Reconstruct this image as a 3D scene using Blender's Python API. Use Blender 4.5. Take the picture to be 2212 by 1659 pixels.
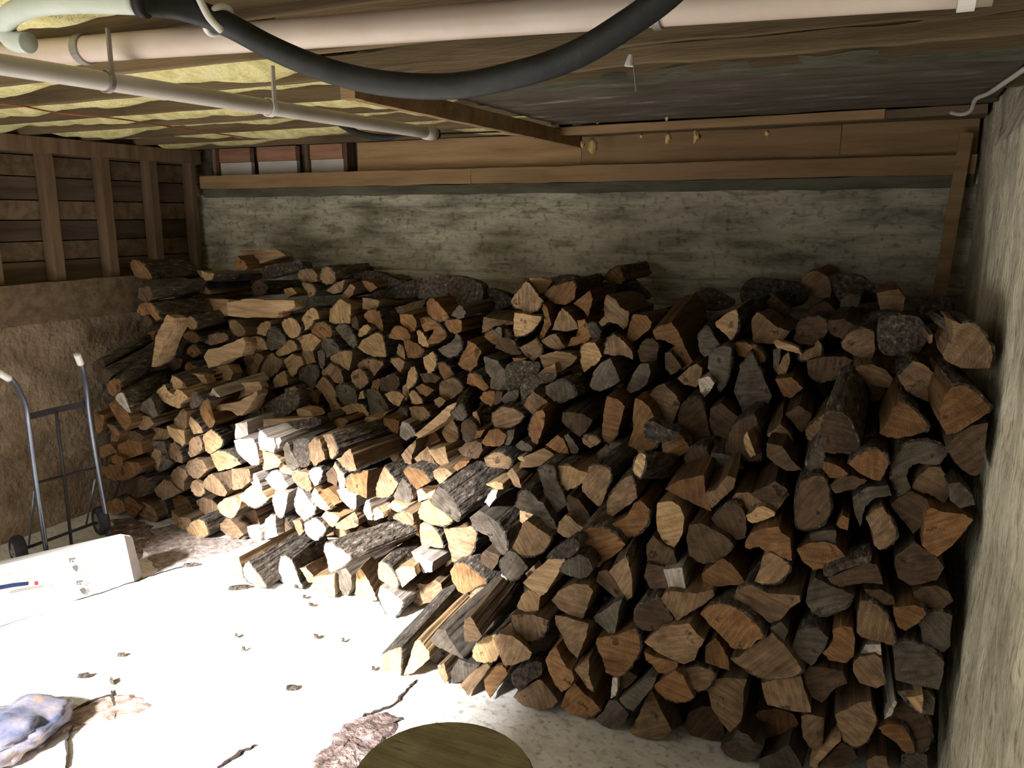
import bpy, bmesh, math, random
from math import sin, cos, pi, tan, atan, hypot, radians, sqrt
from mathutils import Vector, Matrix, noise

for o in list(bpy.data.objects): bpy.data.objects.remove(o)
COL = bpy.context.scene.collection
SC = bpy.context.scene
S = 1.25                                   # one plan unit is 1.25 m
# ---------------------------------------------------------------- camera
F = 1750.0; CX = 1106.0; CY = 829.5
PIT = atan(362/1750.0); YAW = atan(844/hypot(1750, 362)); CH = 1.5
cam_d = bpy.data.cameras.new('camera'); cam = bpy.data.objects.new('camera', cam_d); COL.objects.link(cam)
cam.location = (0, 0, CH*S); cam.rotation_euler = (pi/2-PIT, 0, YAW)
cam_d.sensor_width = 36; cam_d.sensor_fit = 'HORIZONTAL'; cam_d.lens = 36*F/2212; cam_d.clip_start = .02
SC.camera = cam
# ---------------------------------------------------------------- view, world, sun
SC.view_settings.view_transform = 'Standard'; SC.view_settings.look = 'None'
SC.view_settings.exposure = EXPOSURE = 1.0; SC.view_settings.gamma = 1; SC.view_settings.use_curve_mapping = False
w = bpy.data.worlds.new('world'); SC.world = w; w.use_nodes = True
w.node_tree.nodes['Background'].inputs[0].default_value = (1.0, 0.97, 0.90, 1)
w.node_tree.nodes['Background'].inputs[1].default_value = 1.42
sun_d = bpy.data.lights.new('sun', 'SUN'); sun = bpy.data.objects.new('sun', sun_d); COL.objects.link(sun)
sun_d.energy = 11.5; sun_d.angle = radians(7); sun_d.color = (1.0, 0.965, 0.96)
SUN = Vector((0.08, 1.0, -0.62)).normalized()
sun.rotation_euler = SUN.to_track_quat('-Z', 'Y').to_euler(); sun.location = (-3.4, -4, 4)

# ---------------------------------------------------------------- helpers
def ray(px, py):
    r = px-CX; v = CY-py
    f = F*cos(PIT)+v*sin(PIT); u = v*cos(PIT)-F*sin(PIT)
    return Vector((r*cos(YAW)-f*sin(YAW), r*sin(YAW)+f*cos(YAW), u))
EYE = Vector((0, 0, CH))
def atY(px, py, Y): d = ray(px, py); return EYE+d*(Y/d.y)
def atX(px, py, X): d = ray(px, py); return EYE+d*(X/d.x)
def atZ(px, py, Z=0.0): d = ray(px, py); return EYE+d*((Z-CH)/d.z)
def proj(v):
    x, y, z = v.x, v.y, v.z-CH
    r = x*cos(YAW)+y*sin(YAW); f = -x*sin(YAW)+y*cos(YAW)
    dp = f*cos(PIT)-z*sin(PIT); up = f*sin(PIT)+z*cos(PIT)
    return CX+F*r/dp, CY-F*up/dp, dp

def N(nt, t, **kw):
    n = nt.nodes.new(t)
    for k, v in kw.items(): setattr(n, k, v)
    return n
def material(name, c1, c2=None, rough=.85, nscale=6, stretch=(1, 1, 1), bump=.3, bscale=40, detail=6, c3=None, c3at=.62, metallic=0, rand=0.0, rings=0, saw=0, spec=.3, bdist=.02, speck=0):
    m = bpy.data.materials.new(name); m.use_nodes = True; nt = m.node_tree
    b = nt.nodes['Principled BSDF']; b.inputs['Roughness'].default_value = rough
    b.inputs['Metallic'].default_value = metallic; b.inputs['Specular IOR Level'].default_value = spec
    L = nt.links.new
    tc = N(nt, 'ShaderNodeTexCoord'); mp = N(nt, 'ShaderNodeMapping'); mp.inputs['Scale'].default_value = stretch
    oi = N(nt, 'ShaderNodeObjectInfo')
    add = N(nt, 'ShaderNodeVectorMath', operation='ADD')
    mul = N(nt, 'ShaderNodeVectorMath', operation='SCALE'); mul.inputs['Scale'].default_value = 31.7 if rand else 0
    cx = N(nt, 'ShaderNodeCombineXYZ'); L(oi.outputs['Random'], cx.inputs[0]); L(oi.outputs['Random'], cx.inputs[2])
    L(cx.outputs[0], mul.inputs[0]); L(tc.outputs['Object'], mp.inputs['Vector']); L(mp.outputs[0], add.inputs[0]); L(mul.outputs[0], add.inputs[1])
    n1 = N(nt, 'ShaderNodeTexNoise'); n1.inputs['Scale'].default_value = nscale; n1.inputs['Detail'].default_value = detail; n1.inputs['Roughness'].default_value = .62
    L(add.outputs[0], n1.inputs['Vector'])
    cr = N(nt, 'ShaderNodeValToRGB'); e = cr.color_ramp.elements
    e[0].position = .34; e[0].color = (*c1, 1); e[1].position = .6; e[1].color = (*(c2 or c1), 1)
    if c3: x = e.new(c3at+.06); x.color = (*c3, 1)
    L(n1.outputs['Fac'], cr.inputs['Fac']); col = cr.outputs['Color']
    if rings:
        wv = N(nt, 'ShaderNodeTexWave', wave_type='RINGS', rings_direction='Y'); wv.inputs['Scale'].default_value = rings
        wv.inputs['Distortion'].default_value = 5; wv.inputs['Detail'].default_value = 3; wv.inputs['Detail Scale'].default_value = 1.2
        L(tc.outputs['Object'], wv.inputs['Vector'])
        mr = N(nt, 'ShaderNodeMapRange'); mr.inputs['To Min'].default_value = .88; mr.inputs['To Max'].default_value = 1.06
        L(wv.outputs['Fac'], mr.inputs['Value'])
        mx = N(nt, 'ShaderNodeVectorMath', operation='SCALE'); L(col, mx.inputs[0]); L(mr.outputs[0], mx.inputs['Scale']); col = mx.outputs[0]
    if saw:
        wv = N(nt, 'ShaderNodeTexNoise'); wv.inputs['Scale'].default_value = saw; wv.inputs['Detail'].default_value = 4
        rt = N(nt, 'ShaderNodeVectorRotate', rotation_type='Y_AXIS'); ma = N(nt, 'ShaderNodeMath', operation='MULTIPLY'); ma.inputs[1].default_value = 9
        L(oi.outputs['Random'], ma.inputs[0]); L(ma.outputs[0], rt.inputs['Angle']); L(tc.outputs['Object'], rt.inputs['Vector'])
        mp2 = N(nt, 'ShaderNodeMapping'); mp2.inputs['Scale'].default_value = (1, 1, .06); L(rt.outputs[0], mp2.inputs[0]); L(mp2.outputs[0], wv.inputs['Vector'])
        mr = N(nt, 'ShaderNodeMapRange'); mr.inputs['From Min'].default_value = .3; mr.inputs['From Max'].default_value = .7
        mr.inputs['To Min'].default_value = .60; mr.inputs['To Max'].default_value = 1.28; L(wv.outputs['Fac'], mr.inputs['Value'])
        mx = N(nt, 'ShaderNodeVectorMath', operation='SCALE'); L(col, mx.inputs[0]); L(mr.outputs[0], mx.inputs['Scale']); col = mx.outputs[0]
    if speck:
        ns = N(nt, 'ShaderNodeTexNoise'); ns.inputs['Scale'].default_value = speck; ns.inputs['Detail'].default_value = 3; L(tc.outputs['Object'], ns.inputs['Vector'])
        mr = N(nt, 'ShaderNodeMapRange'); mr.inputs['From Min'].default_value = .26; mr.inputs['From Max'].default_value = .46
        mr.inputs['To Min'].default_value = .5; mr.inputs['To Max'].default_value = 1.0; L(ns.outputs['Fac'], mr.inputs['Value'])
        mx = N(nt, 'ShaderNodeVectorMath', operation='SCALE'); L(col, mx.inputs[0]); L(mr.outputs[0], mx.inputs['Scale']); col = mx.outputs[0]
    if rand:
        hs = N(nt, 'ShaderNodeHueSaturation'); mr = N(nt, 'ShaderNodeMapRange')
        mr.inputs['To Min'].default_value = 1-rand; mr.inputs['To Max'].default_value = 1+rand
        L(oi.outputs['Random'], mr.inputs['Value']); L(mr.outputs[0], hs.inputs['Value']); L(col, hs.inputs['Color']); col = hs.outputs[0]
    L(col, b.inputs['Base Color'])
    if bump:
        n2 = N(nt, 'ShaderNodeTexNoise'); n2.inputs['Scale'].default_value = bscale; n2.inputs['Detail'].default_value = 5
        L(add.outputs[0], n2.inputs['Vector'])
        bp = N(nt, 'ShaderNodeBump'); bp.inputs['Strength'].default_value = bump; bp.inputs['Distance'].default_value = bdist
        L(n2.outputs['Fac'], bp.inputs['Height']); L(bp.outputs[0], b.inputs['Normal'])
    return m

def link(name, bm, mats, parent=None, label=None, cat=None, group=None, kind=None, loc=None, smooth=False, seg=False):
    """bm is in plan units; the object sits at loc (plan units)."""
    loc = Vector(loc) if loc is not None else Vector((0, 0, 0))
    for v in bm.verts: v.co = (v.co-loc)*S
    bmesh.ops.recalc_face_normals(bm, faces=bm.faces)
    me = bpy.data.meshes.new(name); bm.to_mesh(me); bm.free()
    if not isinstance(mats, (list, tuple)): mats = [mats]
    for m in mats: me.materials.append(m)
    if smooth:
        for p in me.polygons: p.use_smooth = True
    o = bpy.data.objects.new(name, me); COL.objects.link(o)
    if parent is not None:
        o.parent = parent; o.matrix_parent_inverse = Matrix()
        o.location = loc*S - parent_loc(parent)
    else: o.location = loc*S
    tag(o, label, cat, group, kind); return o
def parent_loc(p):
    v = Vector(p.location)
    while p.parent is not None: p = p.parent; v = v+Vector(p.location)
    return v
def tag(o, label=None, cat=None, group=None, kind=None):
    if label: o['label'] = label
    if cat: o['category'] = cat
    if group: o['group'] = group
    if kind: o['kind'] = kind
def empty(name, loc, label=None, cat=None, group=None, kind=None):
    o = bpy.data.objects.new(name, None); COL.objects.link(o); o.location = Vector(loc)*S; o.empty_display_size = .1
    tag(o, label, cat, group, kind); return o
def box(bm, p0, p1, mi=0):
    x0, y0, z0 = p0; x1, y1, z1 = p1
    vs = [bm.verts.new(c) for c in ((x0,y0,z0),(x1,y0,z0),(x1,y1,z0),(x0,y1,z0),(x0,y0,z1),(x1,y0,z1),(x1,y1,z1),(x0,y1,z1))]
    for f in ((0,1,2,3),(4,5,6,7),(0,1,5,4),(1,2,6,5),(2,3,7,6),(3,0,4,7)):
        bm.faces.new([vs[i] for i in f]).material_index = mi
    return vs
def bar(bm, a, b, w, h, up=(0, 0, 1), mi=0):
    a = Vector(a); b = Vector(b); d = (b-a).normalized(); s = d.cross(Vector(up)).normalized(); u = s.cross(d)
    vs = []
    for p in (a, b):
        for i, j in ((-1,-1),(1,-1),(1,1),(-1,1)): vs.append(bm.verts.new(p+s*(w/2*i)+u*(h/2*j)))
    for f in ((0,1,2,3),(4,5,6,7),(0,1,5,4),(1,2,6,5),(2,3,7,6),(3,0,4,7)): bm.faces.new([vs[i] for i in f]).material_index = mi
def roughbar(a, b, w, h, n=10, amp=.0015, seed=0, up=(0, 0, 1)):
    bm = bmesh.new(); a = Vector(a); b = Vector(b); d = (b-a).normalized(); s = d.cross(Vector(up)).normalized(); u = s.cross(d)
    prev = None
    for k in range(n+1):
        p = a.lerp(b, k/n); ring = []
        for i, j in ((-1,-1),(0,-1),(1,-1),(1,0),(1,1),(0,1),(-1,1),(-1,0)):
            q = p+s*(w/2*i)+u*(h/2*j); q = q+noise.noise_vector(q*9+Vector((seed, 0, 0)))*amp*1.6
            ring.append(bm.verts.new(q))
        if prev:
            for i in range(8): bm.faces.new((prev[i], prev[(i+1)%8], ring[(i+1)%8], ring[i]))
        else: bm.faces.new(ring)
        prev = ring
    bm.faces.new(prev[::-1]); return bm
def tube(bm, pts, r, n=12, mi=0, cap=True):
    pts = [Vector(p) for p in pts]; prev = None; nrm = None; m = len(pts)
    rs = r if isinstance(r, (list, tuple)) else [r]*m
    for k, p in enumerate(pts):
        d = (pts[min(k+1, m-1)]-pts[max(k-1, 0)]).normalized()
        if nrm is None: nrm = d.orthogonal().normalized()
        nrm = (nrm-d*nrm.dot(d)).normalized(); s = d.cross(nrm)
        ring = [bm.verts.new(p+(nrm*cos(2*pi*i/n)+s*sin(2*pi*i/n))*rs[k]) for i in range(n)]
        if prev:
            for i in range(n): bm.faces.new((prev[i], prev[(i+1)%n], ring[(i+1)%n], ring[i])).material_index = mi
        elif cap: bm.faces.new(ring).material_index = mi
        prev = ring
    if cap: bm.faces.new(prev[::-1]).material_index = mi
def spline(pts, n=6):
    pts = [Vector(p) for p in pts]; out = []
    for i in range(len(pts)-1):
        p0 = pts[max(i-1, 0)]; p1 = pts[i]; p2 = pts[i+1]; p3 = pts[min(i+2, len(pts)-1)]
        for k in range(n):
            t = k/n
            out.append(.5*((2*p1)+(p2-p0)*t+(2*p0-5*p1+4*p2-p3)*t*t+(3*p1-p0-3*p2+p3)*t**3))
    out.append(pts[-1]); return out
def grid(nx, ny, fn):
    bm = bmesh.new(); g = [[bm.verts.new(fn(i/nx, j/ny)) for i in range(nx+1)] for j in range(ny+1)]
    for j in range(ny):
        for i in range(nx): bm.faces.new((g[j][i], g[j][i+1], g[j+1][i+1], g[j+1][i]))
    return bm
def fb(v, sc=1.0, o=4): return noise.fractal(Vector(v)*sc, 1.0, 2.0, o)

# ---------------------------------------------------------------- materials
M = {}
M['floor'] = material('floor concrete', (.58,.56,.51), (.78,.76,.72), nscale=9, detail=12, bump=.12, bscale=60, c3=(.66,.63,.58), speck=38)
M['wallc'] = material('board formed concrete', (.17,.16,.12), (.60,.57,.45), nscale=4.5, detail=12, bump=.9, bscale=30, c3=(.30,.28,.21), stretch=(.5,1,2.0), speck=30)
M['wallr'] = material('rough plaster', (.34,.32,.235), (.80,.755,.60), nscale=5, detail=12, bump=.9, bscale=45, c3=(.58,.55,.44), stretch=(1,1,.45), speck=26)
M['walll'] = material('brown rough concrete', (.17,.12,.08), (.33,.25,.18), nscale=5, detail=12, bump=.9, bscale=30, c3=(.46,.38,.30), c3at=.64)
M['lumber'] = material('framing lumber', (.25,.155,.075), (.40,.26,.135), nscale=5, stretch=(.25,3,3), bump=.15, bscale=60, rand=.18, c3=(.38,.25,.14))
M['lumbd'] = material('dark old lumber', (.10,.07,.045), (.20,.14,.09), nscale=5, stretch=(.3,3,3), bump=.2, bscale=60, rand=.2)
M['lumbr'] = material('reddish lumber', (.26,.13,.08), (.40,.22,.14), nscale=6, stretch=(.4,3,3), bump=.15, rand=.15)
M['stud'] = material('stud lumber', (.115,.07,.042), (.19,.125,.078), nscale=5, stretch=(3,3,.3), bump=.15, rand=.25)
M['sheath'] = material('sheathing boards', (.07,.05,.04), (.15,.11,.08), nscale=5, stretch=(3,.3,3), bump=.2, rand=.6)
M['ins'] = material('yellow glass wool', (.58,.52,.20), (.86,.80,.42), nscale=14, bump=.8, bscale=90, rough=1, c3=(.70,.66,.42))
M['ply'] = material('stained ply panel', (.075,.062,.045), (.14,.12,.095), nscale=4, bump=.15, c3=(.30,.29,.25), c3at=.64, stretch=(1,3,1))
M['joist'] = material('old joist', (.10,.07,.04), (.20,.145,.08), nscale=5, stretch=(.25,4,4), bump=.25, bscale=60, rand=.25)
M['pvc'] = material('white drain pipe', (.62,.50,.42), (.72,.62,.55), nscale=3, bump=0, rough=.35, spec=.5)
M['pvc2'] = material('grey white pipe', (.50,.47,.44), (.62,.59,.55), nscale=4, bump=0, rough=.45, spec=.5)
M['foam'] = material('black pipe foam', (.010,.011,.012), (.022,.024,.026), nscale=10, bump=.1, rough=.55, spec=.4)
M['lithose'] = material('strongly lit hose', (.55,.62,.55), (.66,.72,.66), nscale=8, bump=.05, rough=.5)
M['strap'] = material('steel strap', (.30,.28,.27), (.45,.42,.40), rough=.45, metallic=.6, bump=0)
M['white'] = material('white plastic', (.80,.79,.78), (.86,.85,.84), rough=.4, bump=0)
M['black'] = material('black plastic', (.012,.012,.013), (.02,.02,.022), rough=.6, bump=0)
M['rubber'] = material('tyre rubber', (.02,.022,.028), (.045,.048,.058), rough=.7, nscale=20, bump=.2)
M['truck'] = material('blue grey tube', (.16,.19,.26), (.24,.28,.36), rough=.28, metallic=.75, bump=0, spec=.6)
M['truckd'] = material('dark truck steel', (.025,.027,.033), (.05,.052,.06), rough=.5, metallic=.4, bump=0)
M['box'] = material('white coated board', (.80,.80,.80), (.86,.86,.86), rough=.6, bump=0)
M['boxshade'] = material('shaded box edge', (.22,.20,.20), (.30,.28,.27), rough=.8, bump=.1)
M['ink'] = material('grey ink', (.16,.17,.16), (.22,.23,.22), rough=.8, bump=0)
M['inkb'] = material('navy ink', (.02,.03,.10), (.03,.045,.14), rough=.7, bump=0)
M['inkr'] = material('red ink', (.60,.04,.06), (.66,.06,.09), rough=.7, bump=0)
M['foamy'] = material('expanding foam', (.50,.32,.12), (.72,.52,.22), rough=.7, nscale=30, bump=.4)
M['red'] = material('red brown wire', (.25,.07,.04), (.32,.10,.05), rough=.6, bump=0)
M['dirt'] = material('brown dirt', (.05,.035,.03), (.30,.22,.20), nscale=16, detail=12, bump=.8, bscale=50, c3=(.62,.56,.54), c3at=.58)
M['stain_dim'] = material('pinkish brown stain', (.10,.065,.05), (.50,.38,.32), nscale=14, detail=12, bump=.2, c3=(.70,.60,.54), c3at=.56)  # real stain plus less lit floor, put into one colour
M['mottle'] = material('grey brown dust', (.14,.11,.095), (.40,.34,.31), nscale=22, detail=12, bump=.4, bscale=50, c3=(.55,.50,.47))
M['crack'] = material('dark crack', (.03,.022,.018), (.06,.045,.038), bump=0)
M['bag'] = material('blue grey plastic bag', (.09,.11,.19), (.26,.24,.28), rough=.4, nscale=12, bump=.1, c3=(.42,.27,.19), spec=.6)
M['block'] = material('sawn olive wood', (.17,.14,.065), (.27,.23,.12), nscale=8, stretch=(.5,3,1), bump=.15, rings=10, c3=(.14,.11,.05))
M['greenish'] = material('mossy old plate', (.075,.072,.05), (.14,.135,.10), nscale=6, stretch=(.4,2,2), bump=.3)
TONE = {'y': ((.33,.21,.10), (.48,.32,.165)), 't': ((.15,.094,.050), (.28,.182,.104)), 'o': ((.145,.070,.028), (.25,.135,.058)),
        'g': ((.062,.050,.037), (.145,.120,.092)), 'd': ((.055,.034,.020), (.11,.070,.040)), 'w': ((.36,.30,.25), (.56,.49,.43))}
END = {}; SIDE = {}
for k, (a, b) in TONE.items():
    END[k] = material('cut end '+k, a, b, nscale=13, rings=38, saw=90, bump=.5, bscale=60, rand=.26, c3=tuple(.58*x for x in a), c3at=.60, rough=.9, bdist=.014)
    SIDE[k] = material('split side '+k, tuple(.50*x for x in a), tuple(.68*x for x in b), nscale=16, stretch=(2.2,.18,2.2), bump=.5, bscale=40, rand=.25, rough=.9, bdist=.01)
LONG = material('split face along grain', (.24,.15,.08), (.44,.30,.17), nscale=16, stretch=(.22,2,2.4), bump=.45, bscale=40, rand=.3, rough=.9)
BARK = material('bark', (.022,.017,.013), (.115,.094,.072), nscale=24, stretch=(2.0,.5,2.0), bump=.9, bscale=38, rand=.35, rough=1, c3=(.26,.235,.20), c3at=.60, bdist=.03)

# ---------------------------------------------------------------- the room
XL, XR, YB, YR, ZC, ZJ = -3.68, .235, 3.62, -2.5, 2.03, 1.87
HX0, HX1, HY = -3.10, -1.38, .36             # unseen hatchway above and behind left, added and sized for the sun patch
def floor_fn(u, v):
    x = -3.95+u*(4.5); y = YR-.1+v*(YB-YR+.3)
    return Vector((x, y, .006*fb((x, y, 0), 1.3)-.004))
link('floor', grid(90, 90, floor_fn), M['floor'], kind='structure')
# back wall with the marks of its form boards
def back_fn(u, v):
    x = -3.9+u*4.3; z = -.1+v*1.72
    lines = (1.56, 1.42, 1.33, 1.22, 1.10, .9, .7)
    dy = sum(-.010*math.exp(-((z-l-.004*fb((x, l, 0), 2))/.006)**2) for l in lines)
    band = sum(.004*((i%2)*2-1) for i, l in enumerate(lines) if abs(z-l) < .06)*.5
    spall = max(0, fb((x*1.4, 0, z*3), 2.2)-.25)*.035
    return Vector((x, YB+dy*-1+band+spall+.004*fb((x, 3, z), 14), z))
wall_back = link('wall_back', grid(300, 130, back_fn), M['wallc'], kind='structure')
for i, (x0, x1) in enumerate(((-3.66, -1.9), (-1.9, .23))):
    link('sill_plate', roughbar((x0, YB-.01, 1.69), (x1, YB-.01, 1.69), .10, .072, 24, .003, i), M['lumber'], wall_back)
link('lower_plate', roughbar((-3.66, YB+.005, 1.63), (.23, YB+.005, 1.63), .09, .045, 30, .004, 5), M['greenish'], wall_back)
def px(xp, yp): return atY(xp, yp, YB+.0)
xs = [(475, 541), (557, 640), (662, 741)]
for a, b in xs:
    x0 = px(a, 340).x; x1 = px(b, 340).x
    bm = bmesh.new(); box(bm, (x0, YB-.005, 1.80), (x1, YB+.03, 1.875)); link('blocking_board', bm, M['lumbr'], wall_back)
    bm = bmesh.new(); box(bm, (x0, YB+.002, 1.727), (x1, YB+.03, 1.798)); link('insulation_board', bm, M['pvc2'], wall_back, label='pale insulation board under the reddish blocking')
bm = bmesh.new(); box(bm, (-3.9, YB+.06, 1.6), (.4, YB+.09, 2.05)); link('outer_boarding', bm, M['sheath'], wall_back)
for x in (px(549, 340).x, px(651, 340).x, px(758, 340).x):
    pass
for x in (px(468, 340).x, px(645, 340).x+.07, px(744, 340).x+.02):
    bm = bmesh.new(); box(bm, (x-.012, YB-.02, 1.727), (x+.012, YB+.05, 1.875)); link('short_stud', bm, M['stud'], wall_back)
xr = px(778, 340).x
for x0, x1, sd in ((xr, -1.35, 1), (-1.348, -.25, 2), (-.248, .23, 3)):
    link('rim_board', roughbar((x0, YB-.005, 1.80), (x1, YB-.005, 1.80), .035, .146, 16, .0015, sd), M['lumber'], wall_back)
# right wall: rough plaster, a little thicker towards the camera
def right_fn(u, v):
    y = YR-.05+v*(YB-YR+.15); 
    z = -.1+u*(1.98+ .0)
    bulge = -.012 if y < 2.9 else 0
    edge = .5-.5*math.tanh((y-2.9)*18)
    top = .08*max(0, (z-1.7)/.2)*edge
    return Vector((XR+.012-.024*edge+.010*fb((0, y, z), 2.0)+.004*fb((1, y, z), 13)+top, y, z))
wall_right = link('wall_right', grid(110, 200, right_fn), M['wallr'], kind='structure')
bm = bmesh.new(); box(bm, (XR+.06, YR, -.1), (XR+.12, YB+.2, 2.1)); link('outer_boarding', bm, M['lumbd'], wall_right)
# left wall: brown concrete, a wide ledge and a stud wall on top
def left_fn(u, v):
    y = YR-.05+u*(YB-YR+.15); z = -.1+v*1.1
    return Vector((XL+.012*fb((5, y, z), 2.4)+.006*fb((6, y, z), 11), y, z))
wall_left = link('wall_left', grid(150, 50, left_fn), M['walll'], kind='structure')
link('ledge_beam', roughbar((XL-.055, YR, 1.095), (XL-.055, YB, 1.095), .12, .19, 40, .004, 3), M['lumbd'], wall_left)
for y in (-1.2, -.6, 0, .5, 1.0, 1.4, 1.75, 2.05, 2.36, 2.67, 2.98, 3.28, 3.56):
    link('stud', roughbar((XL-.06, y, 1.19), (XL-.06, y, 1.80), .05 if y < 3.5 else .035, .07, 6, .0015, y*7, up=(1, 0, 0)), M['stud'], wall_left)
link('top_plate', roughbar((XL-.06, YR, 1.832), (XL-.06, YB, 1.832), .075, .072, 30, .002, 8), M['stud'], wall_left)
zz = 1.19
for i, h in enumerate((.10, .095, .10, .095, .11, .10, .12)):
    bm = bmesh.new(); box(bm, (XL-.13-.006*(i%2), YR, zz), (XL-.112, YB+.1, zz+h-.006)); link('sheathing_plank', bm, M['sheath'] if i%2 == 0 else M['lumbd'], wall_left); zz += h
# rear wall behind the camera with a doorway gap shaped to admit the sun beam
wall_rear = empty('wall_rear', (0, YR, 0), kind='structure')
DX0, DX1, DZ = HX0, HX1, 2.2
for n_, a, b in (('wall_panel', (DX1, YR-.08, -.1), (.5, YR, 2.2)), ('wall_panel', (-4.0, YR-.08, -.1), (DX0, YR, 2.2))):
    bm = bmesh.new(); box(bm, a, b); link(n_, bm, M['wallc'], wall_rear)
# ceiling: subfloor, joists, insulation
bm = bmesh.new(); box(bm, (-4.0, HY, ZC), (.6, YB+.2, ZC+.05)); box(bm, (-4.0, YR-.1, ZC), (HX0, HY, ZC+.05)); box(bm, (HX1, YR-.1, ZC), (.6, HY, ZC+.05))
ceiling = link('ceiling', bm, M['joist'], kind='structure')
bm = bmesh.new(); box(bm, (XL-.10, YR, ZJ-.002), (XL-.07, YB+.1, ZC+.02)); link('rim_board', bm, M['lumbd'], wall_left)
bm = bmesh.new(); box(bm, (XL-.17, YR, -.1), (XL-.14, YB+.15, 2.1)); link('outer_boarding', bm, M['sheath'], wall_left)
XB = -1.335                                  # the beam that runs towards the back wall
jy = [.64+.32*k for k in range(-9, 10)]
for k, y in enumerate(jy):
    if y < HY+.02:
        if y > -1: link('joist', roughbar((HX1, y, (ZJ+ZC)/2), (XR+.06, y, (ZJ+ZC)/2), .034, ZC-ZJ, 12, .0015, k), M['joist'], ceiling)
        continue
    link('joist', roughbar((XL-.07, y, (ZJ+ZC)/2), (XR+.06, y, (ZJ+ZC)/2), .034, ZC-ZJ, 30, .0015, k), M['joist'], ceiling)
for k in range(len(jy)-1):
    y0, y1 = jy[k]+.018, jy[k+1]-.018
    x1 = XB if y0 > .9 else XR
    if y0 < .3: continue
    def ins_fn(u, v, y0=y0, y1=y1, x1=x1, k=k):
        x = XL+u*(x1-XL); y = y0+v*(y1-y0); s = sin(pi*v)**.6
        n = fb((x, y, k), 1.6)*.03+.012*fb((x, y, k), 6)
        return Vector((x, y, min(ZC-.005, ZC-.06-.092*s*(1+.42*fb((x, k, 1), 1.1))+n*.8)))
    link('insulation_batt', grid(90, 12, ins_fn), M['ins'], ceiling, smooth=True)
# things below the joists on the right
bm = roughbar((XB+.012, 1.86, 1.825), (XB+.012, 3.5, 1.825), .028, .055, 14, .001, 11)
link('cross_beam', bm, M['lumber'], ceiling)
bm = bmesh.new(); box(bm, (XB-.02, 1.82, 1.80), (XB+.026, 1.86, 1.87)); link('block', bm, M['lumber'], ceiling)
bm = grid(40, 24, lambda u, v: Vector((XB+.03+u*(XR-XB-.03), 2.27+v*.93, ZJ-.004+.003*fb((u*4, v*3, 0), 2))))
link('ceiling_panel', bm, M['ply'], ceiling)
link('old_joist', roughbar((XB+.03, 2.235, ZJ-.002), (XR+.05, 2.235, ZJ-.002), .018, .03, 60, .009, 21), M['greenish'], ceiling)
link('old_joist', roughbar((XB+.02, 1.93, ZJ-.01), (XR+.05, 1.90, ZJ-.01), .03, .035, 30, .004, 22), M['joist'], ceiling)
link('old_joist', roughbar((XB-.0, 1.72, ZJ-.006), (XR+.05, 1.69, ZJ-.006), .025, .04, 30, .004, 23), M['joist'], ceiling)
link('old_joist', roughbar((XB+.03, 3.42, ZJ-.01), (XR, 3.40, ZJ-.01), .16, .03, 20, .003, 24), M['lumbd'], ceiling)
a = atZ(1150, 288, 1.845); b = atZ(1912, 247, 1.845)
link('batten', roughbar(a, b, .035, .03, 20, .0012, 31), M['lumber'], None, 'long light brown batten nailed under the dark ceiling panel', 'batten')

# ---------------------------------------------------------------- pipes and cables
t = empty('drain_pipe', atY(0, 118, 1.25), 'thick white plastic drain pipe crossing the whole ceiling', 'pipe')
A = atY(-260, 138, 1.25); B = atY(2150, -36, 1.25)
A0 = A+(A-B)*((A.x-XL-.01)/(B.x-A.x))
bm = bmesh.new(); tube(bm, [A0.lerp(B, k/40) for k in range(41)], .0265, 24); link('pipe', bm, M['pvc'], t, smooth=True)
def hanger(parent, c, r, top, mat, w=.012, axis='X', name='hanger'):
    bm = bmesh.new(); n = 24; rows = []
    for k in range(n):
        an = 2*pi*k/n; row = []
        for s_ in (-w/2, w/2):
            for g in (1.0, 1.13):
                a_, z_ = cos(an)*r*g, sin(an)*r*g
                row.append(bm.verts.new(c+(Vector((s_, a_, z_)) if axis == 'X' else Vector((a_, s_, z_)))))
        rows.append(row)
    for k in range(n):
        p_, q_ = rows[k], rows[(k+1)%n]
        for i, j in ((0, 1), (1, 3), (3, 2), (2, 0)): bm.faces.new((p_[i], p_[j], q_[j], q_[i]))
    if axis == 'X': box(bm, (c.x-w*.35, c.y-.003, c.z+r), (c.x+w*.35, c.y+.003, top))
    else: box(bm, (c.x+r*.75, c.y-w*.4, c.z+r*.2), (c.x+r*1.0, c.y+w*.4, top))
    link(name, bm, mat, parent)
def onpipe(px_): 
    best = min((A.lerp(B, k/400) for k in range(401)), key=lambda q: abs(proj(q)[0]-px_)); return best
hanger(t, onpipe(182), .0275, ZJ-.001, M['strap'], .02, 'X', 'pipe_hanger')
hanger(t, onpipe(2095), .0275, ZJ-.001, M['white'], .02, 'X', 'pipe_hanger')
hanger(t, onpipe(1420), .0275, ZJ-.001, M['strap'], .012, 'X', 'pipe_hanger')
ZS = 1.764
t = empty('waste_pipe', (-1.50, 1.6, ZS), 'thinner greyish white pipe running away under the insulation', 'pipe')
p0 = Vector((-1.47, .5, ZS-.004)); p1 = atZ(932, 288, ZS)
pA = p0+(p0-p1)*1.1
bm = bmesh.new(); tube(bm, [pA.lerp(p1, k/30) for k in range(31)], .0185, 20); link('pipe', bm, M['pvc2'], t, smooth=True)
d = (p1-p0).normalized()
bm = bmesh.new(); tube(bm, [p1-d*.04, p1+d*.012], .0225, 20); link('end_collar', bm, M['pvc2'], t, smooth=True)
bm = bmesh.new(); tube(bm, [p1+d*.010, p1+d*.03], .018, 20); link('end_plug', bm, M['black'], t, smooth=True)
def onp(pxx): return min((p0.lerp(p1, k/400) for k in range(401)), key=lambda q: abs(proj(q)[0]-pxx))
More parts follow.
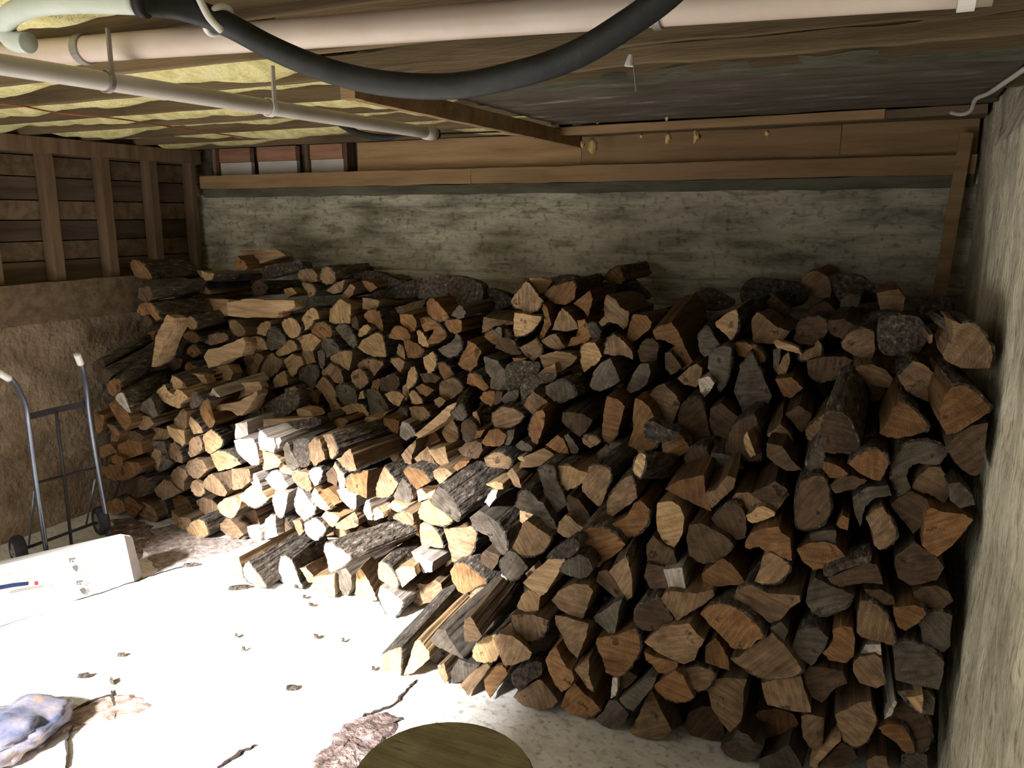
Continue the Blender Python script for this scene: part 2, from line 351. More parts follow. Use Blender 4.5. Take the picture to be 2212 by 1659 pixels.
hanger(t, onp(228), .020, ZJ-.012, M['strap'], .010, 'Y', 'strap')
hanger(t, onp(582), .020, ZJ-.012, M['white'], .014, 'Y', 'strap')
# insulated hose
hp = [(62, 92), (30, 88), (10, 58), (30, 28), (90, 10), (180, 4), (300, 6)]
hose = empty('hanging_hose', atY(300, 6, 1.08), 'thick hose in black foam sleeve sagging below the ceiling', 'hose')
bm = bmesh.new(); tube(bm, spline([atY(x, y, .90+.03*(k < 3)) for k, (x, y) in enumerate(hp)]), .0165, 18); link('lit_section', bm, M['lithose'], hose, label='hose section looping at the left, strong light painted as pale green', smooth=True)  # end of the same hose; the pale colour paints strong light on it
hq = [(296, 6), (380, 14), (480, 48), (590, 105), (700, 150), (830, 180), (980, 186), (1120, 160), (1240, 120), (1350, 55), (1440, -10), (1520, -90)]
bm = bmesh.new(); tube(bm, spline([atY(x, y, (.90, .96, 1.02, 1.06)[k] if k < 4 else 1.08) for k, (x, y) in enumerate(hq)]), .0185, 20); link('foam_sleeve', bm, M['foam'], hose, smooth=True)
bm = bmesh.new(); tube(bm, [atY(298, 5, .90), atY(318, 7, .905)], .0205, 20); link('joint_collar', bm, M['black'], hose, smooth=True)
c = atY(472, 44, 1.02); bm = bmesh.new()
u1 = (atY(590, 105, 1.08)-atY(380, 14, 1.08)).normalized(); u2 = Vector((0, 1, 0)); u3 = u1.cross(u2)
tube(bm, [c+(u2*cos(a_)+u3*sin(a_))*.0225+u1*.008*sin(a_) for a_ in [2*pi*k/24 for k in range(25)]], .0052, 8, cap=False)
link('cable_tie', bm, M['white'], hose, smooth=True)
bm = bmesh.new(); tube(bm, spline([atY(412, -40, .97), atY(432, 0, .975), atY(452, 38, .98), atY(478, 66, .985)], 5), .0055, 8); link('tie_tail', bm, M['white'], hose, smooth=True)
# dark sagging cable behind the thin pipe
bm = bmesh.new(); tube(bm, spline([atY(735, 268, 2.55), atY(775, 288, 2.55), atY(830, 297, 2.55), atY(885, 292, 2.55), atY(1000, 287, 2.75), atY(1130, 283, 3.0)], 6), [.012]*13+[.011, .009, .007, .006, .004, .004, .003, .003, .003, .003, .003, .003, .003, .003, .003, .003, .003, .003], 12)
link('black_cable', bm, M['black'], None, 'black cable sagging behind the end of the thinner pipe', 'cable', smooth=True)
bm = bmesh.new()
tube(bm, spline([atZ(-60, 222, 1.855), atZ(40, 228, 1.857), atZ(120, 243, 1.855), atZ(250, 256, 1.85), atZ(330, 268, 1.855), atZ(440, 284, 1.85), atZ(545, 300, 1.84)], 6), .0028, 8)
link('red_wire', bm, M['red'], None, 'thin red brown wire strung along the joists above the stud wall', 'wire', smooth=True)
bm = bmesh.new()
tube(bm, spline([atY(2054, 243, 3.1), atY(2078, 247, 3.05), atY(2098, 238, 3.0), atY(2108, 214, 2.9), atY(2135, 202, 2.75), atY(2165, 182, 2.5), atY(2215, 148, 2.3)], 6), .0065, 10)
link('grey_conduit', bm, M['pvc2'], None, 'bent grey conduit at the ceiling above the plaster wall', 'conduit', smooth=True)
t = empty('hanging_plug', atY(1362, 122, 1.75), 'short white plug with a thin string hanging under a joist', 'plug')
bm = bmesh.new(); tube(bm, [atY(1362, 118, 1.75), atY(1360, 132, 1.75), atY(1359, 143, 1.75)], [.004, .008, .011], 10); link('plug', bm, M['white'], t)
bm = bmesh.new(); tube(bm, [atY(1368, 135, 1.75), atY(1371, 165, 1.75), atY(1374, 198, 1.75)], .0015, 6); link('string', bm, M['strap'], t)
def blob(name, c, r, mat, label, cat, group=None, seed=0):
    bm = bmesh.new(); bmesh.ops.create_icosphere(bm, subdivisions=2, radius=1)
    for v in bm.verts:
        q = v.co.copy(); v.co = c+Vector((q.x*.75, q.y*.75, q.z*1.15))*r*(1+.9*noise.noise(q*2.6+Vector((seed, seed*.3, 0))))
    return link(name, bm, mat, None, label, cat, group, loc=c, smooth=True)
for i, (x, y, r, Y, lb) in enumerate(((1246, 250, 5, 3.2, 'tiny foam fleck on the ceiling panel, leftmost of the small ones'), (1291, 263, 5, 3.2, 'tiny foam fleck just above the left end of the batten'),
        (1408, 241, 10, 3.15, 'amber foam drop on the panel above the middle of the batten'), (1441, 254, 7, 3.15, 'amber foam bead touching the top of the batten'),
        (1281, 317, 17, 3.45, 'largest amber foam lump, at the end of the cross beam'), (1258, 312, 7, 3.45, 'small foam bead beside the lump on the cross beam end'),
        (1386, 294, 6, 3.3, 'small foam bead under the batten, left of the two drops'), (1443, 298, 12, 3.3, 'dull amber foam drop hanging under the batten'),
        (1505, 294, 13, 3.3, 'bright amber foam drop under the batten, right of the dull one'), (1656, 288, 7, 3.3, 'pale foam bead under the right half of the batten'))):
    c = atY(x, y, Y); blob('foam_blob', c, .8*r/F*proj(c)[2], M['foamy'], lb, 'foam', None, i*3.1)
for k, (x, y) in enumerate(((110, 238), (178, 252), (200, 250), (298, 262), (318, 262), (428, 285))):
    pass

# leaning board in the right corner
bm = roughbar(atY(2012, 740, 3.5), atY(2088, 288, 3.55), .045, .022, 14, .0015, 41, up=(0, 1, 0))
link('leaning_board', bm, M['lumber'], None, 'narrow light board standing against the corner right of the pile', 'board')

# ---------------------------------------------------------------- hand truck
ht = empty('hand_truck', atZ(120, 1190, 0), 'blue grey steel hand truck standing by the brown left wall', 'hand truck')
XT = -3.27
def tx(x, y, X=XT): return atX(x, y, X)
lt = [tx(3, 808, -3.16), tx(28, 823, -3.18), tx(52, 868, -3.24), tx(62, 920), tx(78, 1040), tx(100, 1192, -3.25)]
rt = [tx(168, 770, -3.16), tx(178, 795, -3.18), tx(186, 840, -3.24), tx(193, 900), tx(212, 1020), tx(238, 1165, -3.25)]
for p in (lt, rt):
    bm = bmesh.new(); tube(bm, spline(p, 6), .0105, 14); link('side_tube', bm, M['truck'], ht, smooth=True)
    e = p[0]; d = (p[0]-p[1]).normalized()
    bm = bmesh.new(); tube(bm, spline([p[1].lerp(p[0], .35), p[0], p[0]+d*.012], 3), .0145, 14); link('grip', bm, M['white'], ht, label='white plastic grip', smooth=True)
bm = bmesh.new(); q = spline([tx(60, 901), tx(125, 885, XT-.03), tx(190, 872)], 8)
for i in range(len(q)-1): bar(bm, q[i], q[i+1], .006, .026, up=(0, 0, 1))
link('upper_crossbar', bm, M['truckd'], ht)
bm = bmesh.new(); tube(bm, spline([tx(84, 1042), tx(145, 1026, XT-.03), tx(211, 1010)], 6), .006, 10); link('lower_crossbar', bm, M['truckd'], ht, smooth=True)
bm = bmesh.new(); tube(bm, spline([tx(121, 888, XT-.03), tx(138, 1030, XT-.03), tx(156, 1190, XT-.03)], 6), .007, 10); link('centre_bar', bm, M['truckd'], ht, smooth=True)
for a_, b_ in (((74, 1060), (62, 1180)), ((205, 1035), (185, 1140))):
    bm = bmesh.new(); tube(bm, [tx(*a_), tx(*b_, XT-.12)], .0045, 8); link('brace', bm, M['truck'], ht, smooth=True)
def wheel(cx_, cy_, X, r):
    c = tx(cx_, cy_, X); c.z = max(c.z, r)
    wbm = bmesh.new(); prof = ((-.5, .62), (-.5, .88), (-.3, 1), (.3, 1), (.5, .88), (.5, .62))
    n = 24; rows = []
    ax = Vector((.35, 1, 0)).normalized(); e1 = Vector((0, 0, 1)); e2 = ax.cross(e1)
    for k in range(n):
        a_ = 2*pi*k/n
        rows.append([wbm.verts.new(c+ax*(w_*.045)+(e1*cos(a_)+e2*sin(a_))*r*q_) for w_, q_ in prof])
    for k in range(n):
        A_, B_ = rows[k], rows[(k+1)%n]
        for i in range(6): wbm.faces.new((A_[i], A_[(i+1)%6], B_[(i+1)%6], B_[i]))
    wo = link('wheel', wbm, M['rubber'], ht, smooth=True)
    hb = bmesh.new(); tube(hb, [c-ax*.018, c+ax*.018], r*.62, 20); tube(hb, [c-ax*.028, c+ax*.028], r*.2, 12); link('hub', hb, M['strap'], wo)
    return c
c1 = wheel(40, 1190, -3.30, .068); c2 = wheel(218, 1125, -3.30, .068)
bm = bmesh.new(); tube(bm, [c1, c2], .007, 10); link('axle', bm, M['truckd'], ht)
bm = bmesh.new(); g1 = atZ(95, 1210, .0); bm2 = bar(bm, Vector((-3.20, 2.10, .006)), Vector((-3.20, 2.42, .006)), .16, .008); link('toe_plate', bm, M['truckd'], ht)

# ---------------------------------------------------------------- white carton
b1 = atZ(303, 1252, 0.0); b0 = atZ(150, 1303, 0.0); d = (b0-b1); b0 = b1+d*1.9
t1 = atZ(281, 1157, .19); t0 = atZ(0, 1221, .205); t0 = t1+(t0-t1)*1.15
bx = empty('carton', (b0+b1)/2, 'long white printed carton lying on the floor before the hand truck', 'carton')
ins = Vector((-.10, .02, 0))
def slab(q, th, mats=0):
    bm = bmesh.new(); n_ = (q[1]-q[0]).cross(q[3]-q[0]).normalized()
    if n_.dot(EYE-q[0]) < 0: n_ = -n_
    f_ = [bm.verts.new(p) for p in q]; g_ = [bm.verts.new(p-n_*th) for p in q]
    bm.faces.new(f_); bm.faces.new(g_[::-1])
    for i in range(4): bm.faces.new((f_[i], f_[(i+1)%4], g_[(i+1)%4], g_[i]))
    return bm, n_
bm, nrm = slab([b1, t1, t0, b0], .10); link('body', bm, M['box'], bx)
e1 = atZ(303+2, 1252-1, 0.0)
fn_ = Vector((1, .35, .15)).normalized()
def onflap(x, y): d = ray(x, y); return EYE+d*((b1-EYE).dot(fn_)/d.dot(fn_))
bm, _ = slab([onflap(308, 1249), onflap(286, 1160), onflap(268, 1156), onflap(290, 1256)], .012); link('end_flap', bm, M['boxshade'], bx, label='end flap, its shaded side painted grey')  # grey colour carries the shade of the end turned from the sun
def onface(x, y, lift=.0015):
    d = ray(x, y); s = (b1-EYE).dot(nrm)/d.dot(nrm); return EYE+d*s+nrm*lift
def decal(pts, mat, name='print_mark', lab=None):
    bm = bmesh.new(); vs = [bm.verts.new(onface(x, y)) for x, y in pts]; gs = [bm.verts.new(onface(x, y, .0006)) for x, y in pts]
    bm.faces.new(vs); bm.faces.new(gs[::-1])
    for i in range(len(vs)): bm.faces.new((vs[i], vs[(i+1)%len(vs)], gs[(i+1)%len(vs)], gs[i]))
    link(name, bm, mat, bx, label=lab)
for (ox, oy) in ((148, 1205), (164, 1254)):
    decal([(ox, oy+1), (ox+15, oy-1), (ox+15, oy+3), (ox+4, oy+5), (ox+5, oy+10), (ox+2, oy+10)], M['ink'])
    decal([(ox+6, oy+6), (ox+11, oy+5), (ox+12, oy+9), (ox+7, oy+10)], M['ink'])
    decal([(ox+7, oy+19), (ox+15, oy+15), (ox+21, oy+17), (ox+21, oy+23), (ox+18, oy+31), (ox+12, oy+27)], M['ink'])
decal([(-20, 1268), (30, 1259), (62, 1256), (61, 1264), (30, 1268), (-20, 1277)], M['inkb'], 'print_bar', 'navy printed bar')
decal([(74, 1256), (82, 1255), (83, 1263), (75, 1264)], M['inkr'], 'print_dot', 'red printed dot')
for k in range(9): decal([(2+k*7, 1240-k*1.4), (6+k*7, 1239-k*1.4), (6+k*7, 1243-k*1.4), (2+k*7, 1244-k*1.4)], M['pvc2'])

# ---------------------------------------------------------------- things on the floor
cb = empty('chopping_block', (-.74, 1.20, 0), 'round olive brown chopping block at the bottom edge of the photo', 'chopping block')
BZ = .40; bc = Vector((-.735, 1.235, 0)); BR = .185
bm = bmesh.new(); n = 40; rows = []
for k, (z, f) in enumerate(((0, 1.03), (.1, 1.0), (.2, .99), (.3, 1.0), (BZ-.008, 1.0), (BZ, .975))):
    rows.append([bm.verts.new(bc+Vector((cos(2*pi*i/n)*BR*f*(1+.03*noise.noise((cos(2*pi*i/n), sin(2*pi*i/n), 3))), sin(2*pi*i/n)*BR*f, z))) for i in range(n)])
for A_, B_ in zip(rows, rows[1:]):
    for i in range(n): bm.faces.new((A_[i], A_[(i+1)%n], B_[(i+1)%n], B_[i])).material_index = 1
bm.faces.new(rows[-1]); bm.faces.new(rows[0][::-1])
link('sawn_block', bm, [M['block'], BARK], cb, loc=bc)
# crumpled bag
c = atZ(20, 1575, .05); bm = bmesh.new(); bmesh.ops.create_icosphere(bm, subdivisions=4, radius=1)
for v in bm.verts:
    q = v.co.copy(); f = 1+.35*noise.noise(q*1.6)+.16*noise.noise(q*5)
    v.co = Vector((c.x, c.y, 0))+Vector((q.x*.13, q.y*.15, 0))*f+Vector((0, 0, max(0, .04+q.z*.05*f)))
link('plastic_bag', bm, M['bag'], None, 'crumpled bluish plastic bag on the floor at the lower left edge', 'bag', loc=(c.x, c.y, 0), smooth=True)
# floor patches: dirt of the broken slab, then patches that recolour the floor
def patch(name, pts, mat, h, seed, lab):
    P3 = [atZ(x, y, 0) for x, y in pts]; cx0 = sum((p for p in P3), Vector())/len(P3)
    bm = bmesh.new(); rows = []; n = len(P3)*9; ring0 = []
    for i in range(len(P3)):
        for k in range(9):
            q = P3[i].lerp(P3[(i+1)%len(P3)], k/9); ring0.append(q+noise.noise_vector(q*14+Vector((seed*5, 0, 0)))*Vector((.045, .045, 0)).length*.7*Vector((1, 1, 0)).length*.6+noise.noise_vector(q*55)*.012)
    for g in (1, .85, .65, .42, .2):
        rows.append([bm.verts.new(cx0.lerp(Vector((p.x, p.y, 0)), g*(1+.05*noise.noise(p*30+Vector((seed, 0, 0)))))+Vector((0, 0, (h*(.25 if g < 1 else 0)+h*(1-g)*.7*(1+fb(p*g, 14)) if g < 1 else -.008)))) for p in ring0])
    for A_, B_ in zip(rows, rows[1:]):
        for i in range(n): bm.faces.new((A_[i], A_[(i+1)%n], B_[(i+1)%n], B_[i]))
    bm.faces.new(rows[-1]); link(name, bm, mat, None, lab, 'dirt', kind='stuff', loc=cx0)
patch('floor_patch', [(655, 1659), (690, 1625), (735, 1580), (790, 1545), (845, 1530), (870, 1548), (850, 1590), (800, 1640), (760, 1700), (700, 1720), (640, 1700)], M['dirt'], .022, 1, 'rough brown crumbling patch where the slab is broken')
patch('floor_patch', [(-30, 1620), (60, 1580), (150, 1535), (230, 1498), (300, 1500), (330, 1520), (290, 1545), (200, 1560), (120, 1590), (40, 1640), (-30, 1670)], M['stain_dim'], .006, 2, 'brown streak by the plastic bag, part stain, part dim floor painted in')  # partly a stain, partly dimmer floor painted as a patch
patch('floor_patch', [(298, 1190), (315, 1140), (370, 1128), (420, 1150), (520, 1160), (620, 1162), (575, 1180), (520, 1186), (440, 1208), (380, 1222), (312, 1252)], M['mottle'], .004, 3, 'thin grey brown patch before the left stack')  # mottled grey brown layer over the floor
patch('floor_patch', [(222, 1168), (240, 1120), (285, 1112), (325, 1128), (340, 1150), (318, 1185), (300, 1225), (288, 1175), (262, 1160)], M['dirt'], .004, 4, 'dark brown patch between the carton and the foot of the left stack')  # darkens the floor between carton and stack
def crack(pts, w, lab, nm='floor_crack'):
    P3 = []
    for i in range(len(pts)-1):
        for k in range(6): P3.append(atZ(pts[i][0]+(pts[i+1][0]-pts[i][0])*k/6, pts[i][1]+(pts[i+1][1]-pts[i][1])*k/6, 0))
    bm = bmesh.new(); pv = None; n = len(P3)
    for i, p in enumerate(P3):
        d = (P3[min(i+1, n-1)]-P3[max(i-1, 0)]).normalized(); s = Vector((-d.y, d.x, 0)); ww = w*(.3+.9*random.random())*sin(pi*(i+.5)/n)**.5
        q = p+s*(random.random()-.5)*.008
        r_ = [bm.verts.new(q+s*ww+Vector((0, 0, .004))), bm.verts.new(q-s*ww+Vector((0, 0, .004))), bm.verts.new(q+Vector((0, 0, -.01)))]
        if pv:
            for a_, b_ in ((0, 1), (1, 2), (2, 0)): bm.faces.new((pv[a_], pv[b_], r_[b_], r_[a_]))
        pv = r_
    link(nm, bm, M['crack'], None, lab, 'crack', loc=P3[0])
random.seed(5)
crack([(150, 1303), (230, 1278), (310, 1250), (370, 1232), (430, 1214)], .0035, 'long thin crack from the carton towards the pile')
crack([(470, 1659), (520, 1625), (560, 1608)], .006, 'short jagged floor crack left of the broken patch')
crack([(700, 1640), (735, 1585), (790, 1545), (850, 1525), (880, 1490), (905, 1465)], .005, 'jagged crack along the upper edge of the broken patch')
crack([(0, 1632), (70, 1590), (140, 1545), (200, 1515), (250, 1500)], .008, 'dark crack running up beside the plastic bag')
crack([(240, 1492), (245, 1520), (252, 1555)], .004, 'short vertical crack crossing the brown streak')
crack([(140, 1659), (145, 1600), (160, 1560)], .005, 'crack running down to the photo edge below the bag')
def chip(x, y, L_, W_, ang, lab, mat=BARK):
    c = atZ(x, y, 0); bm = bmesh.new(); n = 7; s = random.random()*9
    top = []; bot = []
    for i in range(n):
        a_ = 2*pi*i/n; r_ = 1+.35*noise.noise((i*1.3+s, s, 0)); ux = cos(a_)*L_*r_; uy = sin(a_)*W_*r_
        X_ = ux*cos(ang)-uy*sin(ang); Y_ = ux*sin(ang)+uy*cos(ang)
        top.append(bm.verts.new(c+Vector((X_*.8, Y_*.8, .012+.004*random.random())))); bot.append(bm.verts.new(c+Vector((X_, Y_, .001))))
    bm.faces.new(top); bm.faces.new(bot[::-1])
    for i in range(n): bm.faces.new((bot[i], bot[(i+1)%n], top[(i+1)%n], top[i]))
    link('bark_chip', bm, mat, None, lab, 'bark chip', 'bark chips on the floor', loc=c)
chips = [(516, 1272, .05, .010, .7, 'long dark bark sliver beside the lit logs at the left foot'), (413, 1223, .035, .008, .7, 'thin bark sliver near the carton corner'),
 (630, 1489, .022, .009, .6, 'largest dark chip on the bright open floor'), (683, 1378, .011, .006, .2, 'small chip below the row B logs, brown'), (741, 1386, .007, .005, 0, 'tiny black chip right of the small brown one'),
 (511, 1376, .009, .004, 0, 'tiny chip in the middle of the bright floor, upper of two'), (526, 1405, .007, .004, 1, 'tiny chip in the middle of the bright floor, lower of two'),
 (642, 1270, .014, .007, .1, 'brown chip touching the foot of the lit logs'), (658, 1292, .010, .004, 0, 'small chip just below the lit logs'), (672, 1309, .012, .004, .2, 'flat chip a little further from the lit logs'),
 (263, 1418, .014, .005, .6, 'thin splinter on the bright floor near the left'), (182, 1463, .022, .007, .6, 'pale grey chip above the plastic bag'), (242, 1475, .018, .005, -.4, 'grey splinter above the brown streak'),
 (807, 1448, .008, .004, 0, 'tiny dark chip left of the front pale log'), (290, 1112, .03, .006, 1.2, 'pale splinter at the foot of the dark left stack')]
chips[3] = (683, 1378, .011, .006, .2, 'small brown chip left of the tiny black one')
for c_ in chips: chip(*c_)

